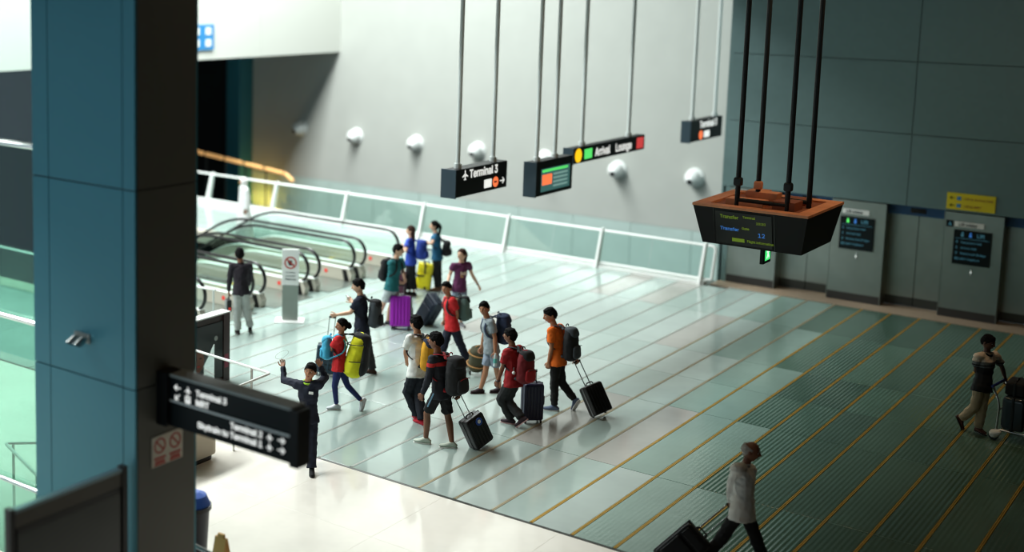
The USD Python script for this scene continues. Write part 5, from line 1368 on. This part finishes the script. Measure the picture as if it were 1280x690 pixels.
TR.part("handle", as_tri(bar(P_(-.30, 0, hz), P_(.30, 0, hz), .022)), mat("trolley_blue", rgb=(30, 50, 130), rough=.4))
for s_ in (-1, 1):
    TR.part("upright", tube(corner_path([P_(s_ * .26, 0, hz), P_(s_ * .26, .12, .6), P_(s_ * .26, .10, .16)], .1), .017, 8), M["handle"])
    TR.part("side_rail", as_tri(bar(P_(s_ * .26, .08, .17), P_(s_ * .18, .95, .17), .017)), M["handle"])
    TR.part("wheel", as_tri(bar(P_(s_ * .28 - .02, .08, .07), P_(s_ * .28 + .02, .08, .07), .07, 18)), M["rubber"])
    TR.part("wheel_guard", as_tri(hull(ball(P_(s_ * .28, .08, .10), .075), ball(P_(s_ * .28, .14, .13), .05))), M["white_paint"])
for k in range(5):
    TR.part("deck_bar", as_tri(bar(P_(-.25 + .015 * k, .15 + .18 * k, .17), P_(.25 - .015 * k, .15 + .18 * k, .17), .013)), M["handle"])
TR.part("front_wheel", as_tri(bar(P_(-.02, .92, .06), P_(.02, .92, .06), .06, 16)), M["rubber"])
TR.part("front_fork", as_tri(bar(P_(0, .92, .07), P_(0, .92, .17), .02)), M["handle"])
TR.part("cross_tube", as_tri(bar(P_(-.26, .115, .5), P_(.26, .115, .5), .014)), M["handle"])


def trolley_bag(name, label, c, size, m, rot=0.0, wrapm=None, cat="bag"):
    e1 = tr_ * math.cos(rot) + tf * math.sin(rot)
    e2 = np.cross(EZ, e1)
    q0 = P_(*c)
    t = Thing(name, label, cat, q0)
    AA = np.array([e1, e2, EZ])
    t.part("bag_body", as_tri(rbox(q0 + EZ * size[2] / 2, AA, size, min(size) * .18)), m, smooth=50)
    t.part("strap", as_tri(rbox(q0 + EZ * size[2] / 2, AA, (size[0] * 1.015, .04, size[2] * 1.01), .01)), wrapm or M["black"], smooth=50)
    t.part("grip", tube(corner_path([q0 + EZ * size[2] - e1 * .09, q0 + EZ * (size[2] + .04), q0 + EZ * size[2] + e1 * .09], .04), .012, 6), M["black"])


trolley_bag("wrapped_suitcase", "suitcase wrapped in shiny dark plastic lying on the luggage trolley", (0, .30, .185), (.52, .34, .55), M["wrap"], .05, M["rod_dark"], "suitcase")
trolley_bag("wrapped_suitcase", "front black suitcase on the luggage trolley, cut by the picture's right edge", (0, .64, .185), (.48, .26, .55), M["black_case"], -.05, M["wrap"], "suitcase")
trolley_bag("travel_bag", "soft black travel bag lying on top of the wrapped suitcase by the trolley handle", (-.05, .26, .74), (.46, .28, .22), pk_black, .12)
trolley_bag("cardboard_box", "small orange brown box on top of the trolley load at the right edge", (.05, .60, .74), (.34, .22, .16), mat("box_orange", rgb=(206, 120, 70), rough=.7, grain=.1), -.1, M["strap_tan"], "box")

# q: woman in white robes
q_ = Person("q", "figure in long white robes and headscarf beyond the escalators", "mid", "black", "none", None, "long", None, "robe", curl=(.5, .5))
rb = cloth("robe_white", (228, 230, 228))
Jq = q_.J
mid = (Jq["anL"] + Jq["anR"]) / 2
qs = [hull(ell(q_.ms, q_.AX, (.20, .12, .06)), ell(q_.pel, q_.AX, (.21, .16, .10))), hull(ell(q_.pel, q_.AX, (.21, .16, .10)), ring([mid[0], mid[1], .03], EZ, .34, .28, a=q_.rt))]
for n in "LR":
    qs.append(hull(ball(Jq["sh" + n], .085), ball(Jq["el" + n], .085), ring(Jq["wr" + n], Jq["wr" + n] - Jq["el" + n], .09)))
q_.T.part("robe", soft(union(qs), .04, 6), rb, smooth=60)
hc = Jq["head"] - EZ * .01
HA = np.array([q_.hr, q_.hf, q_.hu])
scarf = union([hull(ell(hc + q_.hu * .01 - q_.hf * .012, HA, (.098, .115, .135)), ell(hc - q_.hu * .10 - q_.hf * .03, HA, (.085, .09, .06))), hull(ell(hc - q_.hu * .10, HA, (.085, .09, .05)), ell(q_.ms - q_.t * .04, q_.AX, (.19, .13, .05)), ell(q_.ms - q_.t * .22 - q_.fw * .08, q_.AX, (.16, .08, .08)))]) - hull(ell(hc + q_.hf * .11 - q_.hu * .01, HA, (.062, .06, .085)))
q_.T.part("headscarf", as_tri(scarf), rb, smooth=50)
